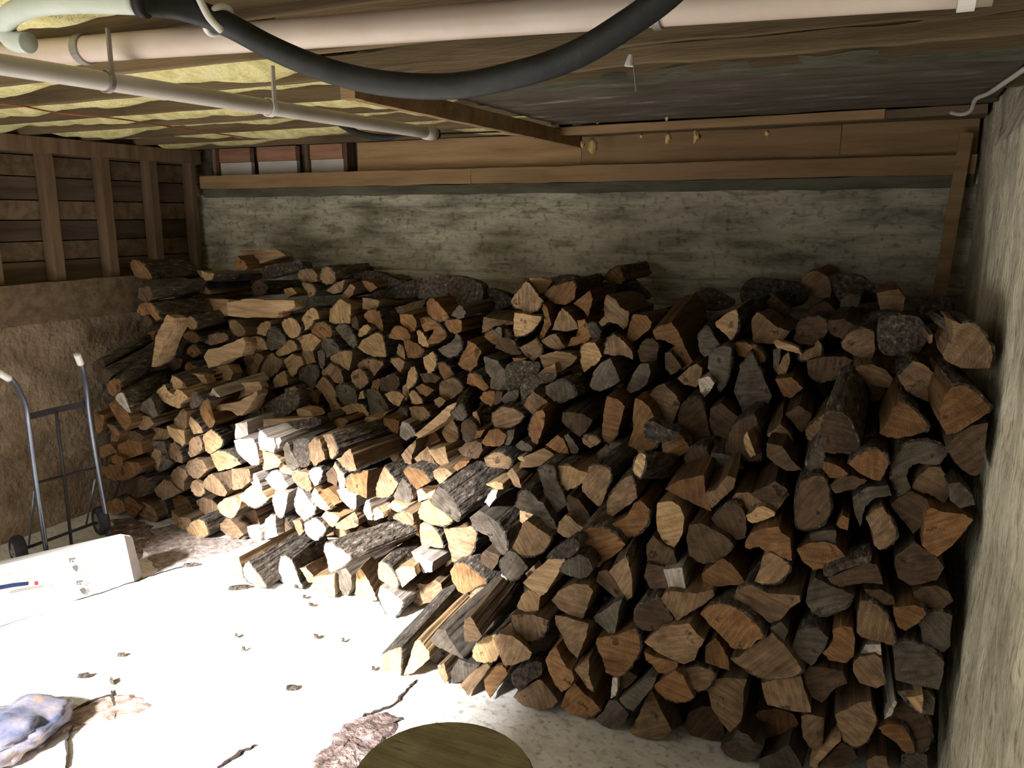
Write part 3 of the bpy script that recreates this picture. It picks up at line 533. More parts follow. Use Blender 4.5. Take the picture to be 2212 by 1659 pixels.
# ---------------------------------------------------------------- the firewood
DATA = """300o9 284,565 285,581 295,598 325,601 323,589 310,573 296,563 >409,578
283d9 301,624 322,621 327,641 316,649 301,644
283o5 297,673 299,664 311,654 327,656 339,672 346,689 339,693 323,679 306,682
290d0 311,682 322,682 332,701 319,707 308,702
310t0 343,634 368,632 380,646 357,659 348,663 344,651
312g3 370,632 377,621 390,616 400,626 397,646 380,646
312o9 382,649 396,648 406,664 408,677 400,687 387,679 378,659
321t2 418,625 435,607 448,624 457,630 453,636 418,632
318y0 405,643 418,636 422,646 418,664 408,664
322t0s 418,641 453,645 494,648 494,682 441,682 410,679 409,664
318y4 461,591 459,603 451,606 438,603 425,584 >554,596
275t0s 362,679 376,687 371,707 357,736 349,758 334,787 327,793 332,762 335,730 349,702
300y9 399,692 410,684 422,692 425,705 415,712 405,706
305o9 396,725 409,716 425,722 432,732 423,740 409,737
305o9 405,755 418,745 430,755 430,765 418,770 406,764
308t4 430,737 441,730 459,722 485,720 494,732 481,740 453,746
300o0 314,721 335,715 332,736 323,730
325d3 432,698 453,689 476,692 480,717 459,722 434,717
320d0 382,689 392,698 395,715 387,720 380,711
320d2 381,730 394,730 403,743 396,753 385,743
262o9 232,831 238,824 258,821 261,839 259,849 247,857 234,846 >342,763
258w9 259,849 268,853 276,872 281,892 263,877 249,859 >354,821
266d9 200,787 215,778 225,786 220,798 205,801 >320,733
262d9 210,808 228,798 238,808 230,824 215,826 >333,758
262o0 235,872 251,862 276,888 284,914 270,930 261,920 241,888
262o0 203,892 225,897 224,917 218,935 208,933
262o2 230,915 246,920 261,935 253,955 238,953 241,933
272y5 362,873 346,862 337,850 346,838 356,831 362,844 375,852 380,841 392,844 406,860 390,872 392,879 384,882
276y2 372,811 390,821 403,836 405,841 395,841 377,841 368,826
266g2 300,878 320,862 327,860 334,876 342,897 332,902 314,892 305,887 >377,841
268t0 292,907 311,897 324,901 333,915 314,930 301,927
285t0s 387,806 415,806 441,810 448,829 428,826 415,836 405,836 392,821
272g2 418,845 430,857 438,862 428,879 415,884 410,876 410,857
276w0 459,838 475,858 451,858
272o3 433,892 433,874 448,862 453,872 448,888 453,897 465,910 459,922 451,925 438,905
272t0 375,907 395,883 403,889 403,920 399,929 390,926 376,917
272y3 406,895 418,905 432,920 438,935 418,938 413,927 405,910
300o2 403,783 425,793 433,800 415,806 403,806 399,793
300d0 358,774 377,772 395,776 390,793 377,801 362,788
285w0s 440,770 450,755 470,752 500,740 525,728 530,740 523,770 493,775 470,790 450,795
325o0 513,553 530,568 536,578 530,584 506,578 506,568
335d0s 517,540 599,540 618,551 536,578 530,568
325d9s 568,578 593,570 647,565 650,582 618,591 574,601
325t0 649,577 675,582 685,593 685,608 669,611 644,601 645,588
322t3 652,613 665,611 680,624 678,639 666,641 659,626
322y0 612,625 630,621 642,634 622,643 617,637
330d9 546,616 559,608 571,613 575,624 568,636 551,634
308t0s 490,654 517,649 530,645 587,649 635,649 637,664 625,670 602,673 599,686 536,686 493,682
306t3 514,727 501,717 495,694 508,692 521,702 531,717 527,725
315y3 552,720 552,715 561,701 574,694 585,694 584,705 579,713 574,726
315g3 583,705 599,710 613,726 619,740 602,753 587,758 580,753 576,736 579,717
315y9 627,687 641,693 649,710 644,724 631,730 619,722 609,702 612,692
318y4 654,702 652,689 663,673 675,665 685,672 690,688 678,691 675,699 668,708 655,715
316y0 636,731 663,722 673,721 694,736 685,745 678,755 675,758 657,758 650,746
316y4 542,729 556,727 569,734 576,748 578,755 556,755 549,743
316y2 622,735 635,738 642,753 625,764 599,771 593,765 603,753
314t3 555,819 549,821 536,814 530,801 536,788 549,784 551,762 561,764 571,771 561,787 556,800
316t5 599,772 608,778 607,791 602,800 587,812 576,822 568,825 559,814 561,800 566,787 571,774 587,762
316y1 595,838 589,821 597,810 614,801 619,810 622,831
316y1 613,783 614,776 631,764 650,771 655,781 657,788 646,793 640,808 632,814 625,806 619,793
318t0 652,755 675,755 683,783 657,788 655,776
318g5 645,808 656,796 669,789 684,792 689,801 685,819 678,838 675,843 663,829 646,819
312y2 614,841 635,835 645,844 655,859 663,872 652,877 640,874 627,862 616,850
312t0 666,850 675,846 690,853 690,867 685,873 669,862
312g0 669,863 685,873 698,879 701,895 688,888 669,872
316d0 568,829 580,824 594,838 587,841 571,844
290w0s 637,882 652,882 669,888 678,901 663,905 646,900
282t0s 479,922 536,907 612,905 678,901 650,910 587,920 536,930 511,939 488,948
278t9s 538,933 599,917 675,902 693,915 650,933 587,952 542,964
272w0 508,916 533,911 536,948 508,948
290d9s 530,901 625,844 650,863 612,901 536,910
276o0s 441,873 460,876 517,867 555,844 556,853 536,882 523,898 513,898 498,887 460,887
300d0s 460,793 492,787 504,806 498,821 466,824
292d0s 460,829 561,825 566,841 511,863 460,863
322t9 692,601 697,582 711,578 723,592 723,604 714,612 702,612 694,604
321t2 703,628 714,621 729,610 745,604 741,621 737,631 721,635
321t2 737,639 749,625 758,612 768,619 761,638 749,647
324o0 781,607 791,607 803,610 815,621 801,631 794,627
335d9s 801,635 829,619 860,613 906,602 911,607 906,639 844,644 798,644
335d9s 737,604 798,585 844,598 868,610 829,619 783,607
318t0 783,642 801,645 820,651 815,665 809,671 783,668 >887,655
312d9s 914,601 937,595 975,595 1029,607 1044,631 1029,662 975,678 937,647 924,644 906,644 906,625
320d0 852,665 891,653 921,647 914,665 891,679 863,679
316y4 729,699 712,696 712,690 715,668 726,655 734,645 757,658 758,678 755,699
316o4 788,678 798,671 811,671 821,681 826,699 828,716 821,716 811,701 795,696 786,685
316d0 761,687 768,682 774,696 775,714 760,705
316g5 732,701 748,702 761,718 768,736 763,751 752,742 737,727 723,708
316y3 777,728 775,719 783,705 794,702 801,708 788,724
316o4 672,714 685,699 698,696 711,705 718,719 714,730 698,736 682,739 675,724
314y5 783,734 801,725 812,719 821,722 828,734 834,770 826,771 806,770 791,764 771,751
300o0 863,679 868,678 891,679 900,696 897,714 886,718 875,711 866,699
295o4 970,685 960,693 944,693 929,681 921,656 927,645 937,644 952,662 967,678
295o4 907,690 921,687 937,691 952,705 964,727 961,733 947,741 926,745 924,736 934,721 937,711 917,716
298o3 841,731 841,724 851,708 863,704 878,711 887,725 884,739 866,734
297y3 900,716 907,714 918,727 926,745 924,751 914,748 904,739
297o1 914,764 891,774 881,773 875,754 872,734 887,736 903,744 918,758
298t0 861,742 869,747 875,767 874,776 864,770 857,761
298t0 843,773 864,773 874,782 871,794 864,804 855,794 843,782
297y3 934,759 941,770 941,788 937,801 926,807 918,794 914,773 924,767
290o2 987,721 970,714 961,691 983,690 997,691 997,714
290g5 987,721 994,730 997,748 989,765 972,771 955,765 946,754 960,747 975,739
314t4 772,788 783,779 801,776 821,781 829,788 814,804 803,821 791,808 777,801
314y2 712,771 729,762 745,758 760,759 761,770 757,787 755,801 737,793 717,781
316g4 703,730 718,736 729,748 732,761 718,765 706,773 697,761 694,742
316g0 686,759 694,754 702,762 702,782 697,801 691,791
300y4 887,793 895,793 900,808 900,821 891,834 883,841 869,834 878,828 881,808
296o3 946,785 960,785 972,796 981,813 977,822 960,821 949,804
298d0 906,808 929,804 952,816 940,828 914,825
312t6 706,792 715,786 726,792 737,803 741,818 740,829 729,828 718,822 706,818 697,814 695,802
310y4 697,814 706,820 715,831 725,849 725,866 737,881 734,895 715,889 708,869 698,851 680,835
308y4 737,881 752,874 768,871 783,875 795,891 797,898 768,898 734,895
310t5 775,797 786,805 795,820 792,829 780,838 771,838 760,826 757,811 761,803
308o0 801,838 806,823 818,818 824,822 818,832 817,843 806,841
306d9 821,826 837,814 852,811 860,826 852,841 826,843
308g2 725,837 737,831 752,832 768,845 771,860 772,869 760,872 745,875 731,860 725,851
308y0 778,846 785,843 788,860 775,863
306g0 792,841 806,840 818,845 832,865 840,883 814,894 801,898 795,872
304y2 831,852 844,846 864,848 874,857 866,869 863,878 852,875 840,865
304t0 869,835 880,834 884,849 877,866 872,860
302y3 891,843 900,849 909,861 914,872 898,874 889,871 883,851
300o0 897,837 912,829 929,837 938,843 921,857 906,848
298t4 924,888 929,897 918,906 898,911 892,906 887,894 884,881 891,878 915,878
302g2 852,894 868,881 880,891 883,906 880,915 863,903
300y0 821,897 841,888 838,892 826,900
290t6 955,857 949,841 955,826 972,818 989,822 998,837 995,848 978,860 967,865
288t0 937,865 949,857 963,865 957,875 949,881 940,872
296y0 780,911 791,901 806,900 818,903 826,912 814,909 795,915
292o2 715,923 721,911 734,903 746,905 752,911 737,924 718,931
300g0 695,903 709,891 721,903 718,915 706,918
292o0 829,903 844,905 863,909 861,926 858,937 844,931 829,915
290w3 883,915 894,929 897,940 887,944 878,952 863,941 864,926 869,911
262t5 715,937 725,957 729,972 721,988 715,988 706,957 698,949 694,940 >832,921
258t3 771,1014 760,1018 745,1011 734,998 725,992 737,988 749,974 757,969 763,988 768,1007 >857,955
260t3 680,1006 669,992 668,977 666,961 672,952 682,944 691,949 697,972 703,992 691,998
278o3 940,963 924,964 906,957 900,946 914,934 924,926 937,928 944,938 952,952
278y4 977,906 986,921 990,941 983,957 975,964 963,952 954,934 963,915
268t0s 895,940 952,891 967,877 986,869 977,891 964,909 906,946
268t0 866,983 883,964 898,951 897,968 889,983 889,1006 875,1000
266t0 895,991 911,975 924,964 929,977 937,995 946,1007 929,1011 906,1003
264y0 924,972 937,971 961,964 964,980 970,1003 970,1012 957,1009 944,1000
290g0 974,681 983,670 991,659 998,662 1006,675 1003,685 991,690
315d9s 1025,635 1052,622 1091,635 1106,650 1098,662 1052,675 1018,671
282t6 1172,650 1166,662 1155,673 1137,673 1118,665 1108,659 1104,650 1111,636 1126,622 1135,608 1144,612 1157,631 >1157,638
280y4 1169,684 1163,699 1148,714 1129,725 1111,727 1109,705 1111,675 1137,679
278o0 1172,655 1181,662 1186,685 1191,701 1181,716 1169,736 1163,730 1172,708 1177,685 1172,670
284o5 1183,642 1177,635 1191,621 1206,616 1237,608 1244,624 1241,647 1221,659 1198,655
295d9s 1191,601 1214,595 1237,598 1260,607 1244,616 1206,618
295d0s 1144,601 1168,599 1191,610 1175,631 1160,644 1149,619
278o0 1238,656 1260,639 1275,628 1280,647 1275,665 1270,685 1260,671
277t0 1214,665 1229,678 1244,696 1249,711 1221,716 1191,714 1203,685
276o0 1246,693 1263,690 1272,708 1277,728 1267,739 1237,748 1226,748 1234,730 1255,724 1249,711
275g2 1267,701 1286,701 1297,721 1295,731 1283,739 1277,728 1270,711
275t3 1221,750 1198,754 1175,742 1169,736 1187,724 1201,721 1211,736
288t2 1068,705 1052,716 1041,718 1043,696 1045,685 1075,690 1121,696 1132,702 1098,702 >1114,675
284o9 1049,721 1068,713 1091,713 1104,724 1108,733 1091,742 1068,742 1052,733
282g0 1063,719 1077,705 1083,708 1085,736 1074,728
278d5 1071,748 1083,734 1098,733 1111,742 1120,758 1121,767 1106,767 1086,758 1069,751
274t3 1157,730 1164,742 1171,758 1164,770 1152,781 1140,773 1121,751 1137,744
284o2 1018,801 1003,796 989,785 997,767 1006,754 1011,736 1028,745 1040,759 1032,778 1031,788
272g0 1045,770 1075,779 1092,801 1095,844 1083,847 1058,837 1061,816 1049,801
270d9s 1095,788 1160,781 1164,801 1137,824 1121,847 1098,854
270g0s 1164,770 1191,761 1203,758 1229,762 1247,771 1237,785 1214,801 1198,804 1175,797
266t0s 1160,808 1175,797 1198,785 1203,808 1198,824 1175,828
266y2 1255,770 1255,751 1267,741 1283,739 1292,751 1300,770 1290,785 1275,793 1261,804 1254,785
272o0 1106,773 1137,774 1114,788
268d0 1241,808 1257,804 1255,824 1244,819
276o2 1011,808 1029,808 1045,823 1057,838 1045,845 1029,835 1008,829
266g9 975,891 988,880 998,875 1006,888 1008,897 1002,906 988,906 977,898 >1018,841
270o0 1035,860 1046,846 1069,845 1068,869 1061,878 1048,871
266g0 1088,854 1098,845 1121,843 1120,857 1109,872 1095,875 1083,865
268d0 1072,845 1086,848 1083,866 1071,875 1065,872
266y0 1021,891 1029,888 1035,903 1038,918 1034,924 1026,912 >1052,885
258t9 1065,912 1063,900 1071,888 1091,880 1114,885 1131,897 1121,912 1106,921 1091,924 1072,923
255t3 1160,888 1152,894 1141,885 1132,875 1140,857 1152,845 1168,857 1184,869 1175,878
262d9s 1126,826 1152,811 1191,806 1203,808 1194,823 1168,829 1152,845 1138,857 1134,885 1126,865
256g5 1198,823 1221,823 1237,835 1241,854 1214,866 1194,865 1178,849 1178,834
246o5 1161,958 1151,952 1144,937 1143,926 1148,906 1160,888 1172,885 1178,895 1175,918 1168,941 >1224,860
246d0 1214,891 1237,891 1260,895 1280,908 1267,931 1252,944 1234,931 1214,911
262d9 997,926 1003,911 1018,911 1029,926 1029,941 1014,957 1002,946
260o0 1029,931 1048,928 1037,946 1025,949
256o0 1045,949 1057,929 1075,926 1095,941 1089,957 1080,964 1052,964 1040,957
256g0 1095,931 1111,929 1109,946 1101,961 1089,961
256d0 989,972 1006,957 1029,952 1040,957 1043,972 1034,989 1025,991 998,984
252g0 1114,961 1126,951 1144,961 1151,968 1148,975 1129,974 1117,968
246o0 1178,961 1203,940 1218,949 1227,972 1229,980 1206,978 1191,968
246g0 1218,940 1227,938 1240,954 1251,971 1246,980 1234,980 1226,961
246t3 1257,949 1267,940 1286,943 1298,955 1290,961 1275,968 1260,958
250t5 1046,991 1068,977 1086,980 1103,992 1104,1003 1097,1014 1083,1011 1052,1007
254o0 978,1011 991,997 1014,995 1006,1007 988,1018
250y0 1118,988 1129,986 1135,998 1123,995
250d0s 1129,988 1175,968 1206,988 1221,998 1175,1007 1121,1011
274t0 314,928 338,923 361,928 366,946 351,954 331,951 317,955 312,938
270y2 395,963 377,951 364,937 360,920 377,926 398,931 400,958
268t2 429,942 437,965 427,981 412,988 406,980 408,968 408,954 415,946
268y4 454,928 469,938 481,955 469,972 454,980 443,974 438,955 440,938 >515,931
268y3 471,974 489,977 507,989 520,1003 500,1011 471,1018 461,997 454,980
272t2 377,955 388,972 394,992 394,1001 381,998 361,985 358,961
274g9 315,958 354,955 358,985 372,1000 346,1020 323,1026 314,1008 309,977
272t0 334,969 348,974 349,995 341,1017 331,1000 326,985
272y0 315,1011 326,1035 323,1041 314,1020
268t0 398,1011 408,995 423,989 438,995 449,1015 438,1026 427,1035 415,1031
270t0 368,1029 375,1015 384,1008 400,1015 406,1029 397,1041 397,1061 384,1051 372,1038
270t0 332,1058 354,1035 369,1041 381,1054 392,1061 377,1072 361,1077 351,1081 338,1069
268t4 441,1051 440,1066 427,1072 417,1064 411,1054 415,1041 424,1035
268t0 435,1048 451,1026 458,1023 474,1038 491,1063 486,1072 469,1069 446,1057
270d0 458,1026 501,1014 503,1054 491,1063 477,1041
268o3 400,1072 411,1088 415,1103 408,1115 388,1115 372,1103 368,1078 388,1069
268t0 369,1103 388,1117 411,1121 412,1131 400,1146 384,1138 372,1123
266t0 424,1081 438,1074 461,1081 477,1100 489,1115 469,1131 457,1137 443,1123 431,1100
266y3 514,1103 504,1118 492,1118 474,1106 469,1092 484,1077 507,1074 523,1081
268g0 335,1081 354,1077 361,1097 364,1118 351,1115 331,1092
266t2 341,1118 335,1126 315,1120 292,1108 308,1084 331,1097
266o0 265,1081 277,1072 292,1081 308,1097 295,1112 289,1120 274,1108
266o3 231,1088 249,1078 265,1084 272,1103 254,1112 234,1108
265o5 308,1015 285,1031 254,1038 228,1032 218,1020 218,1011 231,1001 254,1005 274,997 300,1001
266d9 265,1051 277,1035 308,1031 323,1046 305,1072 285,1069
264o0 238,992 249,980 265,989 265,1005 258,1009 246,1001
266o0 215,965 238,958 254,977 231,986 215,989
267o0 254,961 277,949 305,954 308,980 285,989 265,988 254,977
267d0 258,934 292,931 311,943 305,955 277,949 258,958
267y5 403,1143 415,1127 434,1123 446,1138 449,1155 438,1161 408,1161
267t0 469,1138 492,1115 507,1131 526,1154 515,1164 492,1158
268t0 508,1121 528,1110 549,1096 555,1111 561,1130 569,1147 551,1142 531,1134
264w5 561,1001 554,1005 543,1004 523,988 511,973 505,952 515,948 546,947 555,964 558,984
262w0 561,930 566,930 577,945 592,947 595,961 592,979 574,973 561,972 558,950
264y0 561,973 577,973 592,982 600,988 608,999 600,1010 569,1016 563,999
264y3 646,1010 638,1021 620,1024 605,1016 595,985 608,995 620,1010 629,1013 641,1004
262g3 641,995 644,1007 631,1015 617,999 614,982 611,967 620,955 626,961 629,976
262o9s 626,961 646,948 669,952 669,999 654,1010 644,1004 632,979
262w0 595,947 605,945 608,953 601,970 595,967
266t0 500,1013 538,1013 542,1038 523,1056 502,1058
266w0 538,1015 554,1028 565,1050 566,1062 554,1056 540,1041
266y3 580,1078 569,1088 552,1096 534,1090 518,1079 515,1071 538,1053 546,1047 566,1062
264w0 572,1035 585,1019 595,1015 608,1025 623,1050 615,1058 595,1059 585,1050
264w3 614,1111 605,1118 597,1111 589,1087 589,1073 595,1061 611,1059 623,1065 620,1087
262t2 669,1062 658,1059 641,1047 632,1035 629,1022 646,1018 666,1022 669,1038 674,1056
262w3 672,1013 692,1010 695,1025 688,1045 680,1051 672,1038 666,1022
262w3 683,1094 677,1111 663,1121 657,1127 638,1104 635,1090 637,1076 644,1048 654,1056 666,1079 672,1085
262y1 714,1099 703,1104 691,1099 681,1090 672,1081 674,1065 680,1053 692,1071 708,1091
264o0 691,1061 708,1053 731,1076 738,1084 715,1096 697,1071
262y5 723,999 738,1019 746,1038 743,1053 734,1056 731,1041 727,1022 720,1007
263d0 704,1022 720,1007 731,1030 727,1050 708,1041
260o3 746,1050 754,1030 769,1019 795,1018 792,1076 774,1068 754,1061 >829,1025
260w1 764,1102 754,1096 738,1081 727,1059 738,1058 751,1062 769,1071 769,1099
264y0 692,1118 704,1102 723,1111 734,1118 726,1133 718,1139 700,1130
262t0 724,1133 743,1121 766,1105 774,1122 774,1136 746,1145 727,1142
262w9 658,1145 660,1127 672,1118 684,1121 703,1142 695,1157 681,1167 666,1157
266w0 574,1121 585,1111 595,1114 595,1138 601,1157 569,1168 568,1157
268d9 597,1121 612,1118 628,1142 623,1150 605,1157 597,1142
267w0 534,1138 551,1142 565,1148 565,1168 546,1165 534,1157
268g0 500,1122 515,1133 528,1153 531,1164 512,1164 500,1157
266t0 631,1125 648,1124 657,1148 646,1157
260t3 826,1014 832,1009 845,1026 860,1045 849,1065 838,1075 814,1075 812,1057 814,1045
258g5 860,1049 872,1035 883,1054 888,1075 881,1091 869,1095 857,1085 849,1072
256y1 869,1106 857,1106 834,1094 849,1081 865,1091 881,1094
256w0 785,1103 791,1081 798,1080 802,1103 805,1123 795,1123
257g0s 800,1103 814,1095 826,1106 829,1118 808,1124
256o3 880,1008 903,1014 921,1026 928,1041 915,1049 900,1058 885,1041 871,1018
262t0s 900,1060 926,1049 946,1048 934,1075 911,1081 903,1088
258t0 935,1018 946,1011 961,1011 977,1023 961,1038 952,1048 940,1034
236g5 946,1054 958,1057 972,1072 986,1091 992,1111 988,1128 972,1115 952,1103 931,1085 934,1069 >1092,995
240y4 977,1124 964,1134 949,1135 926,1131 906,1118 903,1106 911,1085 926,1080 934,1091 952,1100
244y3 929,1132 941,1146 954,1168 957,1184 941,1183 926,1177 911,1180 908,1157 906,1134 915,1129
243t5 1018,1137 1029,1149 1026,1172 1018,1195 995,1211 977,1214 971,1188 964,1161 957,1140 1003,1140
238g4 1072,1126 1087,1149 1095,1172 1092,1195 1084,1198 1064,1177 1054,1157 1041,1152 1023,1143 1014,1118 1034,1103 1057,1115
242d0 1041,1195 1049,1188 1080,1200 1075,1218 1060,1234 1044,1223 1038,1207
246t0 1095,1023 1106,1011 1121,1034 1127,1054 1112,1051
244y0 1049,1046 1069,1040 1086,1045 1087,1057 1072,1057
244w0 1054,1069 1064,1057 1075,1057 1072,1075 1057,1095 1047,1085
243w0 888,1192 906,1195 926,1211 935,1214 934,1235 915,1238 900,1218
250t4 894,1131 888,1134 869,1128 849,1118 872,1103 891,1111
232y0 491,1220 516,1203 522,1224 526,1249 507,1243 491,1235 >647,1152
232y9 527,1224 537,1214 548,1228 560,1243 575,1266 565,1268 546,1262 531,1250 526,1235 >670,1167
232w9 605,1209 613,1201 628,1209 636,1224 647,1254 653,1269 641,1269 613,1262 602,1239 >698,1175
234t0 647,1228 660,1224 677,1243 679,1258 666,1258 655,1239 >723,1205
230w9 704,1176 717,1173 727,1182 755,1201 750,1216 715,1235 708,1214 700,1186 >869,1142
240y0 677,1247 723,1239 723,1290 693,1287 677,1271 >765,1220
238g0 723,1232 746,1224 759,1243 759,1271 750,1287 740,1285 727,1258
240y0 769,1239 780,1228 793,1250 807,1277 814,1296 799,1298 765,1296 769,1266 >831,1209
238y3 826,1213 841,1224 856,1247 860,1269 846,1269 818,1250 816,1233 818,1216 >901,1176
237y0 854,1232 869,1224 894,1224 900,1243 869,1269 864,1258 >926,1195
240w5 871,1300 865,1319 850,1334 837,1328 826,1309 816,1285 822,1266 841,1277 860,1290
238t0 874,1274 881,1267 908,1260 918,1263 941,1253 952,1260 957,1281 945,1300 919,1303 903,1314 887,1296
236o5 981,1220 999,1216 1017,1229 1039,1247 1051,1260 1044,1271 1017,1276 1003,1283 990,1278 977,1256 972,1234
234t3 1013,1289 1026,1274 1050,1269 1066,1287 1057,1301 1031,1303
204y3 822,1415 854,1401 867,1404 865,1459 854,1457 824,1446 >975,1289
205y0 872,1459 883,1428 896,1386 908,1383 916,1395 927,1410 927,1424 908,1441 890,1455 >1004,1310
208g9 923,1410 927,1397 937,1386 948,1392 954,1410 948,1423 939,1430 927,1423 >1021,1314
206g0 930,1383 945,1359 963,1361 972,1383 990,1406 1001,1423 981,1415 959,1404 941,1395 >1125,1245
200t0 1003,1338 1017,1332 1031,1356 1041,1374 1031,1385 1004,1386 1001,1356
212d0 954,1410 966,1406 981,1415 972,1430 956,1424
212t0 945,1437 959,1433 968,1464 963,1477 952,1464
206g0 963,1477 977,1446 990,1423 1017,1433 1035,1437 1013,1459 995,1473 972,1480
204t0 993,1480 1003,1470 1026,1446 1053,1433 1059,1441 1035,1473 1012,1504 1003,1491
205o0 1044,1455 1062,1441 1086,1437 1098,1455 1080,1477 1068,1495 1059,1509 1048,1488
206y3 1021,1419 1024,1397 1044,1379 1071,1370 1082,1386 1080,1410 1071,1428 1053,1433 1028,1428
204t0 1066,1379 1080,1368 1107,1374 1125,1386 1149,1410 1144,1423 1107,1437 1089,1437 1077,1410 >1116,1336
208t6 1183,1339 1180,1361 1167,1376 1149,1385 1125,1377 1111,1356 1104,1328 1122,1327 1153,1328
210y0 1116,1310 1125,1289 1140,1274 1153,1278 1167,1289 1162,1325 1135,1323 1118,1314
206g9s 1104,1459 1122,1441 1162,1428 1171,1441 1167,1459 1144,1473 1125,1491 1111,1482
203t0 1109,1506 1131,1488 1162,1468 1171,1470 1205,1515 1192,1529 1162,1535 1129,1524
225w0 1082,1244 1089,1228 1102,1226 1107,1239 1094,1253
232g4 1161,1014 1185,1007 1199,1014 1203,1045 1216,1063 1223,1081 1221,1094 1207,1105 1196,1112 1188,1099 1174,1081 1174,1054 1167,1036
234y5 1252,1047 1228,1058 1214,1054 1203,1036 1203,1009 1234,1007 1246,1014 1270,1022 1261,1040
225t4 1272,1007 1293,1005 1315,1014 1319,1027 1311,1058 1304,1080 1295,1094 1283,1087 1257,1060 1257,1045 1268,1027 >1402,960
228g3 1114,1094 1125,1063 1143,1061 1161,1080 1174,1087 1185,1108 1198,1127 1205,1145 1188,1141 1167,1118 1143,1108 1125,1103
226d4 1283,1132 1261,1136 1239,1121 1228,1099 1225,1087 1225,1072 1232,1069 1252,1081 1270,1105 >1301,1040
222t0 1207,1127 1221,1112 1234,1118 1246,1132 1266,1141 1246,1166 1216,1159 1203,1148
222t5 1190,1159 1185,1177 1167,1195 1143,1201 1120,1195 1107,1181 1120,1154 1129,1130 1140,1125 1161,1141
222g4 1125,1244 1105,1253 1089,1241 1082,1226 1084,1208 1098,1190 1113,1193 1134,1217 1141,1226
212o5 1246,1172 1252,1159 1270,1141 1297,1141 1319,1148 1342,1166 1351,1177 1333,1195 1306,1213 1293,1226 1279,1217 1270,1195
216o5 1402,1099 1402,1123 1387,1145 1369,1157 1342,1156 1315,1134 1333,1127 1357,1112 1369,1087 1384,1081
220t4 1311,1087 1324,1063 1342,1040 1364,1029 1373,1054 1377,1076 1360,1090 1333,1108 1315,1121 1311,1105
212y0 1420,1087 1451,1083 1469,1094 1478,1118 1474,1154 1463,1172 1456,1184 1438,1177 1420,1145 1418,1112
210d0 1396,1177 1411,1157 1433,1177 1456,1190 1463,1224 1433,1222 1398,1213
208d0 1398,1217 1434,1224 1442,1271 1405,1271 1391,1244
206w0 1433,1230 1474,1226 1481,1271 1445,1275
205g9 1210,1231 1225,1212 1252,1204 1270,1213 1275,1235 1257,1248 1234,1241 1216,1235
206t0s 1129,1259 1188,1203 1221,1208 1210,1231 1181,1280 1167,1289 1143,1271
204w9s 1179,1204 1216,1172 1239,1163 1254,1177 1234,1203 1198,1208
208d0 1293,1235 1311,1231 1333,1262 1351,1289 1333,1293 1306,1271 1288,1257
206t2 1324,1226 1351,1204 1360,1226 1366,1253 1366,1289 1355,1298 1337,1268 1315,1235
204t0 1191,1296 1205,1278 1241,1260 1272,1264 1281,1278 1268,1314 1259,1336 1232,1329 1205,1314
204g0 1283,1332 1305,1318 1332,1300 1344,1293 1337,1318 1332,1350 1326,1372 1314,1368 1296,1350 1285,1341
202t0 1200,1329 1223,1332 1250,1341 1272,1347 1265,1378 1254,1405 1247,1423 1229,1405 1211,1368 1200,1347 >1314,1332
201o5 1373,1358 1381,1378 1382,1405 1368,1432 1350,1453 1332,1463 1308,1453 1305,1432 1296,1414 1287,1390 1290,1378 1314,1374 1332,1372 1359,1361
204d9 1373,1318 1386,1305 1422,1296 1435,1311 1451,1336 1440,1354 1413,1358 1386,1359 1373,1341
203t0 1428,1293 1440,1278 1467,1278 1504,1282 1540,1274 1543,1287 1522,1305 1495,1320 1471,1336 1462,1341 1446,1318
201t0 1391,1387 1413,1368 1431,1354 1458,1350 1489,1347 1504,1368 1523,1383 1509,1401 1500,1426 1476,1435 1458,1428 1422,1410
202o0 1178,1426 1187,1408 1202,1397 1211,1419 1223,1441 1236,1450 1240,1468 1229,1486 1214,1495 1200,1481 1185,1450
202t0 1240,1446 1259,1432 1272,1423 1272,1459 1278,1477 1283,1495 1268,1486 1254,1463
200o3 1296,1531 1283,1544 1254,1551 1229,1540 1211,1526 1223,1495 1241,1475 1259,1495 1278,1510
203w0 1323,1464 1334,1464 1334,1486 1330,1504 1319,1508 1321,1486
205d0 1335,1473 1359,1450 1377,1463 1359,1481 1337,1495
201g0 1337,1510 1368,1486 1395,1463 1417,1464 1410,1486 1386,1513 1368,1537 1350,1528
202o0 1391,1408 1413,1419 1464,1432 1464,1450 1446,1459 1422,1455 1410,1437 1395,1426
200o4 1500,1506 1476,1517 1449,1513 1428,1499 1410,1481 1431,1468 1458,1448 1476,1459 1485,1481
202t9 1473,1455 1495,1441 1522,1444 1543,1455 1536,1477 1522,1490 1504,1491 1485,1477
320o3 1300,603 1323,582 1336,578 1345,593 1350,605 1341,614 1329,611 1311,607
325d9s 1343,580 1368,605 1401,643 1368,650 1296,641 1287,611 1341,614
268t0 1293,697 1309,678 1318,674 1305,654 1311,636 1329,647 1341,665 1359,674 1356,701 1347,712 1336,701 1314,696 1300,705
266o0 1354,728 1361,696 1368,679 1396,681 1408,696 1405,708 1378,732 1359,744
262o0 1410,714 1423,705 1450,696 1459,708 1473,732 1481,759 1459,748 1437,735 1416,734 >1499,654
262o0 1448,755 1473,737 1486,763 1497,781 1477,799 1468,795 1459,768
262d3 1379,763 1390,741 1408,734 1423,750 1419,777 1405,791 1383,781
262t2 1305,764 1314,732 1329,723 1347,737 1365,759 1368,777 1347,768 1323,768
258g3 1508,732 1517,714 1528,706 1540,723 1555,744 1546,759 1522,772 1511,759
258y3 1591,668 1595,690 1591,719 1578,735 1564,719 1549,708 1544,697 1567,679
258g0 1274,831 1282,804 1296,786 1318,773 1329,795 1340,822 1329,831 1296,846 1278,840
